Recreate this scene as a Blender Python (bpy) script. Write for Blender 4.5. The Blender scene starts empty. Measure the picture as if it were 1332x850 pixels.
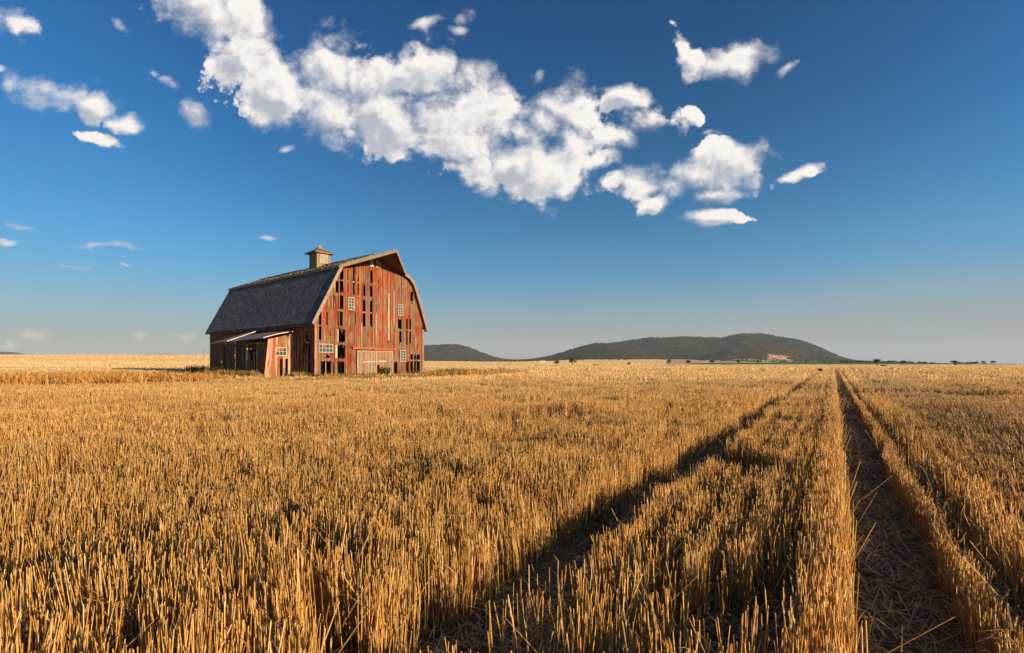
import bpy, bmesh, math, random
import numpy as np
from mathutils import Vector

R = math.radians
sc = bpy.context.scene
C = sc.collection

# ------------------------------------------------------------------ camera
F = 700.0            # focal length in photo pixels (photo 1332 wide)
HY = 471.0           # eye level row
CAMH = 1.2
cam = bpy.data.cameras.new('camera')
cam.sensor_width = 36.0
cam.lens = 36.0 * F / 1332.0
cam.shift_y = (HY - 425.0) / 1332.0
cam.clip_start = 0.05
cam.clip_end = 60000
co = bpy.data.objects.new('camera', cam)
C.objects.link(co)
co.location = (0, 0, CAMH)
co.rotation_euler = (R(90), 0, 0)
sc.camera = co

# ------------------------------------------------------------------ light
SUN_EL, SUN_AZ = 12.0, 129.0       # azimuth clockwise from +Y
SKY_STRENGTH = 0.10
SUN_STRENGTH = 5.0
EXPOSURE = 0.76
HAZE = 0.00004
sd = Vector((math.sin(R(SUN_AZ)) * math.cos(R(SUN_EL)), math.cos(R(SUN_AZ)) * math.cos(R(SUN_EL)), math.sin(R(SUN_EL))))
sl = bpy.data.lights.new('sun', 'SUN')
sl.energy = SUN_STRENGTH
sl.angle = R(0.5)
sl.color = (1.0, 0.76, 0.48)
so = bpy.data.objects.new('sun', sl)
C.objects.link(so)
so.rotation_euler = sd.to_track_quat('Z', 'Y').to_euler()
so.location = (30, -20, 40)

vs = sc.view_settings
vs.view_transform = 'Standard'
vs.look = 'None'
vs.exposure = EXPOSURE
vs.gamma = 1
vs.use_curve_mapping = False
sc.cycles.max_bounces = 5
sc.cycles.diffuse_bounces = 4
sc.cycles.glossy_bounces = 2
sc.cycles.transmission_bounces = 3
sc.cycles.transparent_max_bounces = 6
sc.cycles.volume_bounces = 0
sc.cycles.use_denoising = True


class NT:
    """small node-tree writer"""
    def __init__(s, nt):
        s.nt = nt
        nt.nodes.clear()

    def n(s, kind, ins=None, **props):
        nd = s.nt.nodes.new(kind)
        for k, v in props.items():
            setattr(nd, k, v)
        for k, v in (ins or {}).items():
            if isinstance(v, bpy.types.NodeSocket):
                s.nt.links.new(v, nd.inputs[k])
            else:
                nd.inputs[k].default_value = v
        return nd

    def m(s, op, a, b=0.0, c=None, clamp=False):
        nd = s.nt.nodes.new('ShaderNodeMath')
        nd.operation = op
        nd.use_clamp = clamp
        for i, v in enumerate((a, b, c)):
            if v is None:
                continue
            if isinstance(v, bpy.types.NodeSocket):
                s.nt.links.new(v, nd.inputs[i])
            else:
                nd.inputs[i].default_value = v
        return nd.outputs[0]

    def ss(s, v, a, b, lo=0.0, hi=1.0):
        nd = s.n('ShaderNodeMapRange', {0: v, 1: a, 2: b, 3: lo, 4: hi}, interpolation_type='SMOOTHSTEP')
        return nd.outputs[0]

    def mix(s, f, a, b, bt='MIX'):
        nd = s.nt.nodes.new('ShaderNodeMix')
        nd.data_type = 'RGBA'
        nd.blend_type = bt
        for i, v in ((0, f), (6, a), (7, b)):
            if isinstance(v, bpy.types.NodeSocket):
                s.nt.links.new(v, nd.inputs[i])
            else:
                if i and len(v) == 3:
                    v = (*v, 1)
                nd.inputs[i].default_value = v
        return nd.outputs[2]


# ------------------------------------------------------------------ sky
world = bpy.data.worlds.new('World')
sc.world = world
world.use_nodes = True
t = NT(world.node_tree)
sky = t.n('ShaderNodeTexSky', sky_type='NISHITA', sun_disc=False)
sky.sun_elevation = R(SUN_EL)
sky.sun_rotation = R(SUN_AZ)
sky.altitude = 300
sky.air_density = 1.0
sky.dust_density = 0.8
sky.ozone_density = 2.0
tc = t.n('ShaderNodeTexCoord')
dirv = tc.outputs['Generated']
sep = t.n('ShaderNodeSeparateXYZ', {0: dirv})
# polarising filter: deepest 90 degrees away from the sun
dt = t.n('ShaderNodeVectorMath', {0: dirv, 1: tuple(sd)}, operation='DOT_PRODUCT').outputs['Value']
sin2 = t.m('SUBTRACT', 1.0, t.m('MULTIPLY', dt, dt))
el = t.m('MAXIMUM', sep.outputs[2], 0.0)
ramp = t.n('ShaderNodeValToRGB', {0: el})
cr = ramp.color_ramp
cr.elements[0].position = 0.0
cr.elements[0].color = (0.60, 0.62, 0.80, 1)
cr.elements[1].position = 0.60
cr.elements[1].color = (0.13, 0.60, 1.10, 1)
for p, c in ((0.05, (0.56, 0.64, 0.78)), (0.11, (0.45, 0.68, 0.87)), (0.20, (0.31, 0.74, 1.02)), (0.36, (0.18, 0.68, 1.05))):
    e = cr.elements.new(p)
    e.color = (*c, 1)
pol = t.m('MULTIPLY', t.m('POWER', sin2, 3.0), t.ss(el, 0.02, 0.45, 0.0, 0.10))
ctr = t.n('ShaderNodeVectorMath', {0: dirv, 1: tuple(Vector((0.05, 0.80, 0.60)).normalized())}, operation='DOT_PRODUCT').outputs['Value']
pol = t.m('ADD', pol, t.ss(ctr, 0.72, 1.0, 0.0, 0.30))
polf = t.m('SUBTRACT', 1.0, pol)
skyc = t.mix(1.0, sky.outputs[0], ramp.outputs[0], 'MULTIPLY')
cmb = t.n('ShaderNodeCombineXYZ', {0: polf, 1: polf, 2: polf})
skyc = t.mix(1.0, skyc, cmb.outputs[0], 'MULTIPLY')
# the side of the sky away from the sun is the deeper one in the photograph
east = t.ss(sep.outputs[0], -0.65, 0.65)
skyc = t.mix(1.0, skyc, t.mix(east, (0.62, 0.68, 0.69), (1.14, 1.07, 1.02)), 'MULTIPLY')
# a broad pale bank of haze lying on the horizon
hn = t.n('ShaderNodeTexNoise', {'Vector': t.n('ShaderNodeMapping', {0: dirv, 'Scale': (2.0, 2.0, 9.0)}).outputs[0], 'Scale': 1.2, 'Detail': 4.0}).outputs['Fac']
hb = t.m('ADD', el, t.m('MULTIPLY', t.m('SUBTRACT', hn, 0.5), 0.09))
hf = t.m('MULTIPLY', t.ss(hb, 0.15, 0.02), t.m('ADD', 0.42, t.m('MULTIPLY', east, 0.40)))
skyc = t.mix(hf, skyc, (1.95, 2.20, 2.36))

# clouds live on the sky at infinity, laid out in direction space (east and up per unit north)
iy = t.m('DIVIDE', 1.0, t.m('MAXIMUM', sep.outputs[1], 0.05))
U = t.m('MULTIPLY', sep.outputs[0], iy)
V = t.m('MULTIPLY', sep.outputs[2], iy)
uv = t.n('ShaderNodeCombineXYZ', {0: U, 1: V, 2: 0.0}).outputs[0]
wn = t.n('ShaderNodeTexNoise', {'Vector': uv, 'Scale': 9.0, 'Detail': 3.0, 'Roughness': 0.5})
wv = t.n('ShaderNodeVectorMath', {0: wn.outputs['Color'], 1: (0.5, 0.5, 0.5)}, operation='SUBTRACT').outputs[0]
wv = t.n('ShaderNodeVectorMath', {0: wv, 'Scale': 0.055}, operation='SCALE').outputs[0]
uvw = t.n('ShaderNodeVectorMath', {0: uv, 1: wv}, operation='ADD').outputs[0]
BIG = [(270, 10, 88, 46, 30), (318, 72, 58, 48, 30), (352, 118, 52, 34, 20), (425, 90, 56, 38, 5), (435, 142, 62, 42, 10),
       (500, 148, 66, 46, 0), (572, 92, 58, 50, 0), (592, 142, 56, 50, 0), (520, 108, 34, 34, 0), (605, 196, 70, 40, 15),
       (668, 212, 72, 40, 10), (716, 228, 52, 30, 0), (736, 146, 42, 40, -10), (748, 190, 50, 38, 0), (792, 176, 34, 20, -10),
       (812, 128, 30, 14, -5), (845, 153, 46, 19, -5), (906, 148, 17, 11, 30), (680, 178, 36, 24, 0),
       (905, 224, 84, 27, -6), (950, 214, 44, 27, 0), (822, 238, 46, 22, 15), (875, 240, 46, 24, 0), (925, 254, 40, 13, 0),
       (848, 267, 22, 11, -20), (886, 70, 13, 28, -15), (905, 82, 25, 17, 0), (952, 84, 56, 20, -6), (976, 68, 28, 17, 0),
       (545, 150, 60, 46, 0), (702, 165, 42, 30, 0), (470, 115, 46, 34, 0),
       (778, 208, 30, 20, 0), (548, 32, 26, 9, -5), (72, 120, 66, 24, 16), (112, 138, 38, 18, 8), (172, 165, 30, 13, 8), (128, 180, 40, 9, 12),
       (18, 24, 28, 20, 20), (942, 285, 44, 9, -4), (1034, 233, 32, 9, -12)]
WISP = [(1022, 90, 22, 8, -25), (5, 84, 10, 6, 0), (152, 37, 16, 9, 35), (220, 108, 15, 8, 0), (256, 150, 36, 13, 28),
        (375, 192, 12, 6, 0), (200, 97, 14, 7, 30), (598, 40, 16, 8, 0), (700, 97, 14, 9, -50), (350, 310, 16, 4, 5),
        (145, 323, 50, 6, 4), (30, 293, 32, 5, 3), (10, 316, 20, 4, 0), (95, 352, 55, 4, 3), (55, 431, 30, 9, 0),
        (14, 446, 12, 8, 0), (240, 438, 28, 8, 0), (5, 388, 10, 5, 0), (190, 437, 9, 6, 0), (660, 120, 25, 12, 40), (925, 176, 26, 8, 0), (165, 352, 16, 3, 0)]


def layout(vec, blobs, k):
    acc = None
    for i, (px, py, rx, ry, rot) in enumerate(blobs):
        vi = vec
        if acc is not None and i % 8 == 0:      # chains the nodes so that few of them are alive at a time
            vi = t.n('ShaderNodeVectorMath', {0: acc, 1: (1e-7, 1e-7, 1e-7), 2: vec}, operation='MULTIPLY_ADD').outputs[0]
            vec = vi
        mp = t.n('ShaderNodeMapping', {0: vi, 'Location': ((px - 666) / F, (HY - py) / F, 0), 'Rotation': (0, 0, -R(rot)),
                                       'Scale': (rx / F, ry / F, 1)}, vector_type='TEXTURE')
        ln = t.n('ShaderNodeVectorMath', {0: mp.outputs[0]}, operation='LENGTH').outputs['Value']
        if acc is None:
            acc = ln
        else:
            acc = t.m('SMOOTH_MIN', acc, ln, k)
    return acc


def vadd(a, off):
    return t.n('ShaderNodeVectorMath', {0: a, 1: off}, operation='ADD').outputs[0]


def cloud_density(off, det, after=None):
    """cumulus outline: blobs roughened by lobed (cellular) and fractal noise"""
    w = vadd(uvw, off)
    if after is not None:
        w = t.n('ShaderNodeVectorMath', {0: after, 1: (1e-7, 1e-7, 1e-7), 2: w}, operation='MULTIPLY_ADD').outputs[0]
    q = t.n('ShaderNodeMapping', {0: vadd(uv, off), 'Scale': (1.0, 1.3, 1.0), 'Rotation': (0, 0, R(20))}).outputs[0]
    n0 = t.n('ShaderNodeTexNoise', {'Vector': q, 'Scale': 11.0, 'Detail': det, 'Roughness': 0.62, 'Lacunarity': 2.1}).outputs['Fac']
    vo = t.n('ShaderNodeTexVoronoi', {'Vector': w, 'Scale': 12.0, 'Detail': 3.0, 'Roughness': 0.5, 'Lacunarity': 2.3}).outputs['Distance']
    nL = t.n('ShaderNodeTexNoise', {'Vector': q, 'Scale': 7.0, 'Detail': 2.0, 'Roughness': 0.5}).outputs['Fac']
    d = t.m('SUBTRACT', 1.66, layout(w, BIG, 0.25))
    d = t.m('ADD', d, t.m('MULTIPLY', t.m('SUBTRACT', n0, 0.5), 1.6))
    d = t.m('ADD', d, t.m('MULTIPLY', t.m('SUBTRACT', 0.62, vo), 1.1))
    d = t.m('ADD', d, t.m('MULTIPLY', t.m('SUBTRACT', nL, 0.5), 1.0))
    return d, n0


dens, n0 = cloud_density((0, 0, 0), 8.0)
densS, _ = cloud_density((0.013, 0.015, 0.0), 6.0, dens)
dens4 = dens
dW = layout(t.n('ShaderNodeVectorMath', {0: densS, 1: (1e-7, 1e-7, 1e-7), 2: uvw}, operation='MULTIPLY_ADD').outputs[0], WISP, 0.05)
n2 = t.n('ShaderNodeTexNoise', {'Vector': uv, 'Scale': 5.5, 'Detail': 4.0, 'Roughness': 0.5}).outputs['Fac']
n3 = t.n('ShaderNodeTexNoise', {'Vector': vadd(uv, (3.3, 1.7, 0)), 'Scale': 7.0, 'Detail': 3.0, 'Roughness': 0.5}).outputs['Fac']
soft = t.ss(n3, 0.36, 0.60, 0.22, 1.35)
alphaB = t.ss(t.m('DIVIDE', dens, soft), 0.0, 1.0)
densW = t.m('ADD', t.m('SUBTRACT', 0.95, dW), t.m('MULTIPLY', t.m('SUBTRACT', n0, 0.5), 3.2))
alphaW = t.ss(densW, 0.0, 1.1, 0.0, 0.72)
front = t.m('GREATER_THAN', sep.outputs[1], 0.06)
alpha = t.m('MULTIPLY', t.m('MAXIMUM', alphaB, alphaW), front)
lit = t.m('ADD', t.m('MULTIPLY', t.m('SUBTRACT', dens4, densS), 1.1), 0.84)
lit = t.m('SUBTRACT', lit, t.m('MULTIPLY', t.m('SUBTRACT', n2, 0.42), 1.35))
lit = t.m('SUBTRACT', lit, t.ss(dens4, 0.30, 1.9, 0.0, 0.58))
lit = t.ss(lit, 0.0, 1.0)
cc = t.mix(lit, (2.75, 2.95, 3.35), (5.7, 5.4, 5.15))
# low clouds redden through the long path near the horizon
low = t.ss(V, 0.03, 0.30)
cc = t.mix(low, t.mix(0.6, cc, (3.7, 2.75, 2.45)), cc)
final = t.mix(alpha, skyc, cc)
bg = t.n('ShaderNodeBackground', {0: final, 1: SKY_STRENGTH})
t.n('ShaderNodeOutputWorld', {0: bg.outputs[0]})
world.cycles.sampling_method = 'MANUAL'
world.cycles.sample_map_resolution = 512


# ------------------------------------------------------------------ helpers
def tag(o, label=None, cat=None, group=None, kind=None):
    if label: o['label'] = label
    if cat: o['category'] = cat
    if group: o['group'] = group
    if kind: o['kind'] = kind
    return o


def empty(name, loc=(0, 0, 0), rz=0.0):
    o = bpy.data.objects.new(name, None)
    C.objects.link(o)
    o.location = loc
    o.rotation_euler = (0, 0, rz)
    o.empty_display_size = 0.3
    return o


def attr_mat(name, rough=0.8, scale=(1, 1, 1), nscale=4.0, amt=0.5, bump=0.2, spec=0.3, detail=5.0, transl=0.0, bdist=0.01):
    """base colour = 'Col' attribute varied by a noise stretched along the object's own axes"""
    m = bpy.data.materials.new(name)
    m.use_nodes = True
    t = NT(m.node_tree)
    at = t.n('ShaderNodeAttribute', attribute_name='Col')
    tc = t.n('ShaderNodeTexCoord')
    mp = t.n('ShaderNodeMapping', {0: tc.outputs['Object'], 'Scale': scale})
    nz = t.n('ShaderNodeTexNoise', {'Vector': mp.outputs[0], 'Scale': nscale, 'Detail': detail, 'Roughness': 0.65})
    f = t.ss(nz.outputs['Fac'], 0.3, 0.7, 1.0 - amt, 1.0 + amt)
    v = t.n('ShaderNodeCombineXYZ', {0: f, 1: f, 2: f})
    col = t.mix(1.0, at.outputs['Color'], v.outputs[0], 'MULTIPLY')
    p = t.n('ShaderNodeBsdfPrincipled', {'Base Color': col, 'Roughness': rough, 'Specular IOR Level': spec})
    if bump:
        b = t.n('ShaderNodeBump', {'Strength': bump, 'Distance': bdist, 'Height': nz.outputs['Fac']})
        t.nt.links.new(b.outputs[0], p.inputs['Normal'])
    out = p.outputs[0]
    if transl:
        tr = t.n('ShaderNodeBsdfTranslucent', {'Color': col})
        out = t.n('ShaderNodeMixShader', {0: transl, 1: out, 2: tr.outputs[0]}).outputs[0]
    t.n('ShaderNodeOutputMaterial', {0: out})
    return m


def quick_mesh(name, verts, faces, cols=None, mat=None, parent=None, loops_col=False, smooth=False, tri=None):
    """verts (n,3), faces (m,k) arrays, cols per vertex (n,3)"""
    me = bpy.data.meshes.new(name)
    verts = np.asarray(verts, np.float32)
    faces = np.asarray(faces, np.int32)
    me.vertices.add(len(verts))
    me.vertices.foreach_set('co', verts.ravel())
    k = faces.shape[1]
    me.loops.add(faces.size)
    me.loops.foreach_set('vertex_index', faces.ravel())
    me.polygons.add(len(faces))
    me.polygons.foreach_set('loop_start', np.arange(0, faces.size, k, dtype=np.int32))
    try:
        me.polygons.foreach_set('loop_total', np.full(len(faces), k, np.int32))
    except Exception:
        pass
    if cols is not None:
        a = me.color_attributes.new('Col', 'FLOAT_COLOR', 'POINT')
        c4 = np.ones((len(verts), 4), np.float32)
        c4[:, :3] = cols
        a.data.foreach_set('color', c4.ravel())
    if smooth:
        me.polygons.foreach_set('use_smooth', np.ones(len(faces), bool))
    me.update(calc_edges=True)
    if mat: me.materials.append(mat)
    o = bpy.data.objects.new(name, me)
    C.objects.link(o)
    if parent: o.parent = parent
    return o


class MB:
    """collects polygons with one colour each and builds them as one mesh"""
    def __init__(s):
        s.v, s.f, s.c, s.mi = [], [], [], []

    def poly(s, pts, col, mi=0):
        b = len(s.v)
        s.v += [tuple(p) for p in pts]
        s.f.append(tuple(range(b, b + len(pts))))
        s.c.append(col)
        s.mi.append(mi)

    def hexa(s, p, col, mi=0):
        """p: 8 points, bottom ring 0-3 then top ring 4-7"""
        b = len(s.v)
        s.v += [tuple(q) for q in p]
        for f in ((0, 3, 2, 1), (4, 5, 6, 7), (0, 1, 5, 4), (1, 2, 6, 5), (2, 3, 7, 6), (3, 0, 4, 7)):
            s.f.append(tuple(b + i for i in f))
            s.c.append(col)
            s.mi.append(mi)

    def box(s, x0, x1, y0, y1, z0, z1, col, mi=0, zr=None):
        """zr: top z at x1 when the top slopes"""
        z1b = z1 if zr is None else zr
        s.hexa([(x0, y0, z0), (x1, y0, z0), (x1, y1, z0), (x0, y1, z0),
                (x0, y0, z1), (x1, y0, z1b), (x1, y1, z1b), (x0, y1, z1)], col, mi)

    def beam(s, a, b, w, h, col, mi=0, up=(0, 0, 1)):
        a, b = Vector(a), Vector(b)
        d = (b - a).normalized()
        u = Vector(up)
        if abs(d.dot(u)) > 0.98: u = Vector((1, 0, 0))
        r = d.cross(u).normalized()
        q = r.cross(d).normalized()
        r *= w / 2
        q *= h / 2
        s.hexa([a - r - q, a + r - q, a + r + q, a - r + q, b - r - q, b + r - q, b + r + q, b - r + q], col, mi)

    def tube(s, pts, rads, col, n=6, mi=0):
        rings = []
        for i, (p, r) in enumerate(zip(pts, rads)):
            p = Vector(p)
            d = (Vector(pts[min(i + 1, len(pts) - 1)]) - Vector(pts[max(i - 1, 0)])).normalized()
            u = Vector((1, 0, 0)) if abs(d.x) < 0.9 else Vector((0, 1, 0))
            a = d.cross(u).normalized()
            b2 = d.cross(a)
            base = len(s.v)
            for k in range(n):
                an = 2 * math.pi * k / n
                s.v.append(tuple(p + (a * math.cos(an) + b2 * math.sin(an)) * r))
            rings.append(base)
        for i in range(len(rings) - 1):
            for k in range(n):
                k2 = (k + 1) % n
                s.f.append((rings[i] + k, rings[i] + k2, rings[i + 1] + k2, rings[i + 1] + k))
                s.c.append(col)
                s.mi.append(mi)
        s.f.append(tuple(rings[-1] + k for k in range(n)))
        s.c.append(col)
        s.mi.append(mi)

    def build(s, name, mats, parent=None):
        me = bpy.data.meshes.new(name)
        me.from_pydata(s.v, [], s.f)
        me.update()
        a = me.color_attributes.new('Col', 'FLOAT_COLOR', 'CORNER')
        arr = np.ones((len(me.loops), 4), np.float32)
        tot = np.array([len(f) for f in s.f])
        arr[:, :3] = np.repeat(np.array(s.c, np.float32).reshape(-1, 3), tot, axis=0)
        a.data.foreach_set('color', arr.ravel())
        if not isinstance(mats, (list, tuple)): mats = [mats]
        for m in mats: me.materials.append(m)
        me.polygons.foreach_set('material_index', np.array(s.mi, np.int32))
        o = bpy.data.objects.new(name, me)
        C.objects.link(o)
        if parent: o.parent = parent
        return o


def lattice(ix, iy, seed):
    h = (ix.astype(np.int64) * 374761393 + iy.astype(np.int64) * 668265263 + seed * 1442695041) & 0xffffffff
    h = ((h ^ (h >> 13)) * 1274126177) & 0xffffffff
    h = (h ^ (h >> 16)) & 0xffffffff
    return h / 4294967295.0


def vnoise(x, y, seed=0):
    x = np.asarray(x, float); y = np.asarray(y, float)
    xi = np.floor(x); yi = np.floor(y)
    fx = x - xi; fy = y - yi
    fx = fx * fx * (3 - 2 * fx); fy = fy * fy * (3 - 2 * fy)
    a = lattice(xi, yi, seed); b = lattice(xi + 1, yi, seed)
    c = lattice(xi, yi + 1, seed); d = lattice(xi + 1, yi + 1, seed)
    return (a * (1 - fx) + b * fx) * (1 - fy) + (c * (1 - fx) + d * fx) * fy


def fbm(x, y, oct=4, seed=0):
    s = 0; a = 0.5; n = 0
    for i in range(oct):
        s = s + a * vnoise(np.asarray(x) * 2 ** i, np.asarray(y) * 2 ** i, seed + i)
        n += a; a *= 0.5
    return s / n


def sstep(x, a, b):
    q = np.clip((np.asarray(x, float) - a) / (b - a), 0, 1)
    return q * q * (3 - 2 * q)


# ------------------------------------------------------------------ terrain
# rows: drop below eye level (in units of 1/700 of the distance) at a set of distances, for a few bearings
YS = np.array([80, 150, 300, 600, 1000, 1500, 2500, 4000, 9000.0])
US = np.array([-400, 0, 280, 430, 560, 660, 780, 870, 1000, 1130, 1332, 1800.0])
PT = np.array([
    [10.5, 5, -2, -7.0, -9.3, -9, -8, -8, -8],
    [10.5, 5, -2, -6.5, -9.3, -9, -8, -8, -8],
    [10.5, 5, -2, -6.5, -9.3, -9, -8, -8, -8],
    [10.5, 6, 1.5, -2, -5, -5, -5, -5, -5],
    [10.5, 7, 4, 1.6, 0.0, -0.8, -1, -1, -1],
    [10.5, 7.5, 5, 3.2, 1.8, 0.6, -0.4, -0.4, -0.4],
    [10.5, 8, 6, 4.5, 3.4, 0.0, -3.0, -2.5, -2.5],
    [10.5, 8, 6.3, 4.6, 3.7, 0.0, -3.4, -3, -3],
    [10.5, 8, 6.3, 4.6, 3.4, 1.6, -0.3, -1, -1],
    [10.5, 8, 6.2, 4.6, 3.4, 1.7, 0.6, .6, .6],
    [10.5, 8, 6.0, 4.4, 3.3, 2.9, 2.6, 2.6, 2.6],
    [10.5, 8, 6.0, 4.4, 3.3, 3.0, 2.8, 2.8, 2.8]])


def terrain(X, Y):
    X = np.asarray(X, float); Y = np.asarray(Y, float)
    D = np.hypot(X, Y)
    Yc = np.maximum(Y, 0.35 * D)
    Yc = np.maximum(Yc, 1.0)
    u = 666 + F * X / Yc
    u = np.clip(u, -400, 1800)
    ly = np.log(np.clip(Yc, 80, 9000))
    lY = np.log(YS)
    iu = np.clip(np.searchsorted(US, u) - 1, 0, len(US) - 2)
    fu = np.clip((u - US[iu]) / (US[iu + 1] - US[iu]), 0, 1)
    fu = fu * fu * (3 - 2 * fu)
    j = np.clip(np.searchsorted(lY, ly) - 1, 0, len(YS) - 2)
    fj = np.clip((ly - lY[j]) / (lY[j + 1] - lY[j]), 0, 1)
    p = (PT[iu, j] * (1 - fu) + PT[iu + 1, j] * fu) * (1 - fj) + (PT[iu, j + 1] * (1 - fu) + PT[iu + 1, j + 1] * fu) * fj
    z = CAMH - p * np.clip(Yc, 80, 9000) / F
    z = np.where(Yc <= 80, 0.0, z)
    z = z + (fbm(X / 9.0, Y / 9.0, 3, 5) - 0.5) * 0.10
    return z


TH = math.atan2(419, 700)
TX, TY = math.sin(TH), math.cos(TH)      # along the wheel tracks
NX, NY = math.cos(TH), -math.sin(TH)     # across, to the right


def across(X, Y): return X * NX + Y * NY
def along(X, Y): return X * TX + Y * TY


EDGE = np.array([[-80, 17], [-18, 19.5], [-13.2, 24], [-9.5, 27], [-4.9, 31], [-2.3, 38], [2.7, 62.0], [10.0, 112.0], [20, 170]])


def in_field(X, Y):
    """the standing stubble: on the camera's side of a broken line past the barn"""
    jitter = (fbm(X / 3.0, Y / 3.0, 2, 77) - 0.5) * 2.0
    lim = np.interp(X, EDGE[:, 0], EDGE[:, 1])
    return Y < lim + jitter


CURVE = np.array([[47, 70], [42, 58], [37.5, 49.5], [33.5, 44], [31.0, 37.5], [29.5, 31.5], [28.5, 26]])


CROSS = np.array([[1.5, 23.5], [6, 21.6], [12, 20.6], [18, 21.4], [26, 23.5]])


def seg_dist(X, Y, P):
    d = np.full(X.shape, 1e9)
    for a, b in zip(P[:-1], P[1:]):
        ab = b - a
        q = np.clip(((X - a[0]) * ab[0] + (Y - a[1]) * ab[1]) / (ab @ ab), 0, 1)
        d = np.minimum(d, np.hypot(X - a[0] - q * ab[0], Y - a[1] - q * ab[1]))
    return d


# ground sheet, polar about the camera, fine in front
az = np.concatenate([np.linspace(-180, -60, 60, endpoint=False), np.linspace(-60, 60, 1100, endpoint=False), np.linspace(60, 180, 60)])
rr = np.concatenate([[0.02], np.geomspace(0.4, 9000, 210)])
A, RR = np.meshgrid(np.radians(az), rr)
GX = RR * np.sin(A); GY = RR * np.cos(A)
GZ = terrain(GX, GY)
# wheel ruts pressed into the soil
cx = across(GX, GY)
rut = np.exp(-((cx - 0.28) / 0.26) ** 4) + np.exp(-((cx + 1.33) / 0.2) ** 4)
GZ = GZ - 0.05 * rut * (GY > 0.2) * (RR < 60)
nr, na = GX.shape
idx = np.arange(nr * na).reshape(nr, na)
faces = np.stack([idx[:-1, :-1], idx[:-1, 1:], idx[1:, 1:], idx[1:, :-1]], -1).reshape(-1, 4)
faces = faces[:, ::-1]
# what grows where
dist = RR
uu = 666 + F * GX / np.maximum(GY, 1)
soil = np.array([0.165, 0.098, 0.050])
gold = np.array([0.52, 0.335, 0.145])
pale = np.array([0.62, 0.42, 0.20])
green = np.array([0.065, 0.18, 0.02])
near = sstep(dist, 22, 75)[..., None]
fieldm = in_field(GX, GY)[..., None]
col = soil * (1 - near) + gold * near
band = (fbm(GX / 260.0, GY / 26.0, 4, 3) - 0.5)[..., None]
fine = (fbm(GX / 22.0 + 9, GY / 9.0, 4, 31) - 0.5)[..., None]
fcol = pale * (1 + 0.7 * band + 0.35 * fine)
yard = np.array([0.36, 0.22, 0.10]) * (1 + 0.9 * fine)
wy = sstep(GY, 48, 62)[..., None]
back = yard * (1 - wy) + fcol * wy
col = np.where(fieldm, col, back)
dsty = sstep(dist, 80, 200)[..., None]
ggold = gold * (1 + 0.6 * band + 0.3 * fine)
col = np.where(fieldm & (dsty > 0.01), col * (1 - dsty) + ggold * dsty, col)
# field margins: thin dark weedy lines between the far fields
for (u0, u1, ya, yb, k) in ((620, 2000, 150, 172, .55), (1120, 2000, 205, 225, .5), (780, 950, 930, 990, .75), (900, 2000, 420, 440, .3)):
    wob = 1 + 0.06 * (fbm(GX / 60.0, GX * 0, 3, 8) - 0.5)
    m_ = ((uu > u0) & (uu < u1) & (GY * wob > ya) & (GY * wob < yb))[..., None]
    col = np.where(m_, col * (1 - k) + np.array([0.10, 0.06, 0.03]) * k, col)
gm = ((uu > 868) & (GY > 1000 + 160 * np.clip((930 - uu) / 60, 0, 1)) & (uu < 1320) & (GY < 1000 + np.clip((uu - 868) / 140, 0, 1) * 900 + 4000 * sstep(uu, 1000, 1060)))[..., None]
col = np.where(gm, green * (1 + 0.6 * band), col)
wood = ((GY > 2600) & ~gm[..., 0])[..., None]
col = np.where(wood, np.array([0.06, 0.065, 0.028]), col)
col = np.where((wood & (uu[..., None] < 480)), pale * 0.8, col)

gmat = bpy.data.materials.new('field_soil')
gmat.use_nodes = True
t = NT(gmat.node_tree)
at = t.n('ShaderNodeAttribute', attribute_name='Col')
tc = t.n('ShaderNodeTexCoord')
nA = t.n('ShaderNodeTexNoise', {'Vector': tc.outputs['Object'], 'Scale': 14.0, 'Detail': 8.0, 'Roughness': 0.7}).outputs['Fac']
mpA = t.n('ShaderNodeMapping', {0: tc.outputs['Object'], 'Scale': (0.35, 1.1, 1)})
nB = t.n('ShaderNodeTexNoise', {'Vector': mpA.outputs[0], 'Scale': 0.5, 'Detail': 7.0, 'Roughness': 0.72}).outputs['Fac']
f1 = t.ss(nA, 0.3, 0.7, 0.55, 1.5)
f2 = t.ss(nB, 0.3, 0.7, 0.68, 1.3)
ff = t.m('MULTIPLY', f1, f2)
v3 = t.n('ShaderNodeCombineXYZ', {0: ff, 1: ff, 2: ff})
gc = t.mix(1.0, at.outputs['Color'], v3.outputs[0], 'MULTIPLY')
p = t.n('ShaderNodeBsdfPrincipled', {'Base Color': gc, 'Roughness': 0.95, 'Specular IOR Level': 0.1})
b = t.n('ShaderNodeBump', {'Strength': 0.9, 'Distance': 0.03, 'Height': nA})
t.nt.links.new(b.outputs[0], p.inputs['Normal'])
t.n('ShaderNodeOutputMaterial', {0: p.outputs[0]})
gr = quick_mesh('ground', np.stack([GX, GY, GZ], -1).reshape(-1, 3), faces, col.reshape(-1, 3), gmat, smooth=True)
tag(gr, kind='structure')

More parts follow.
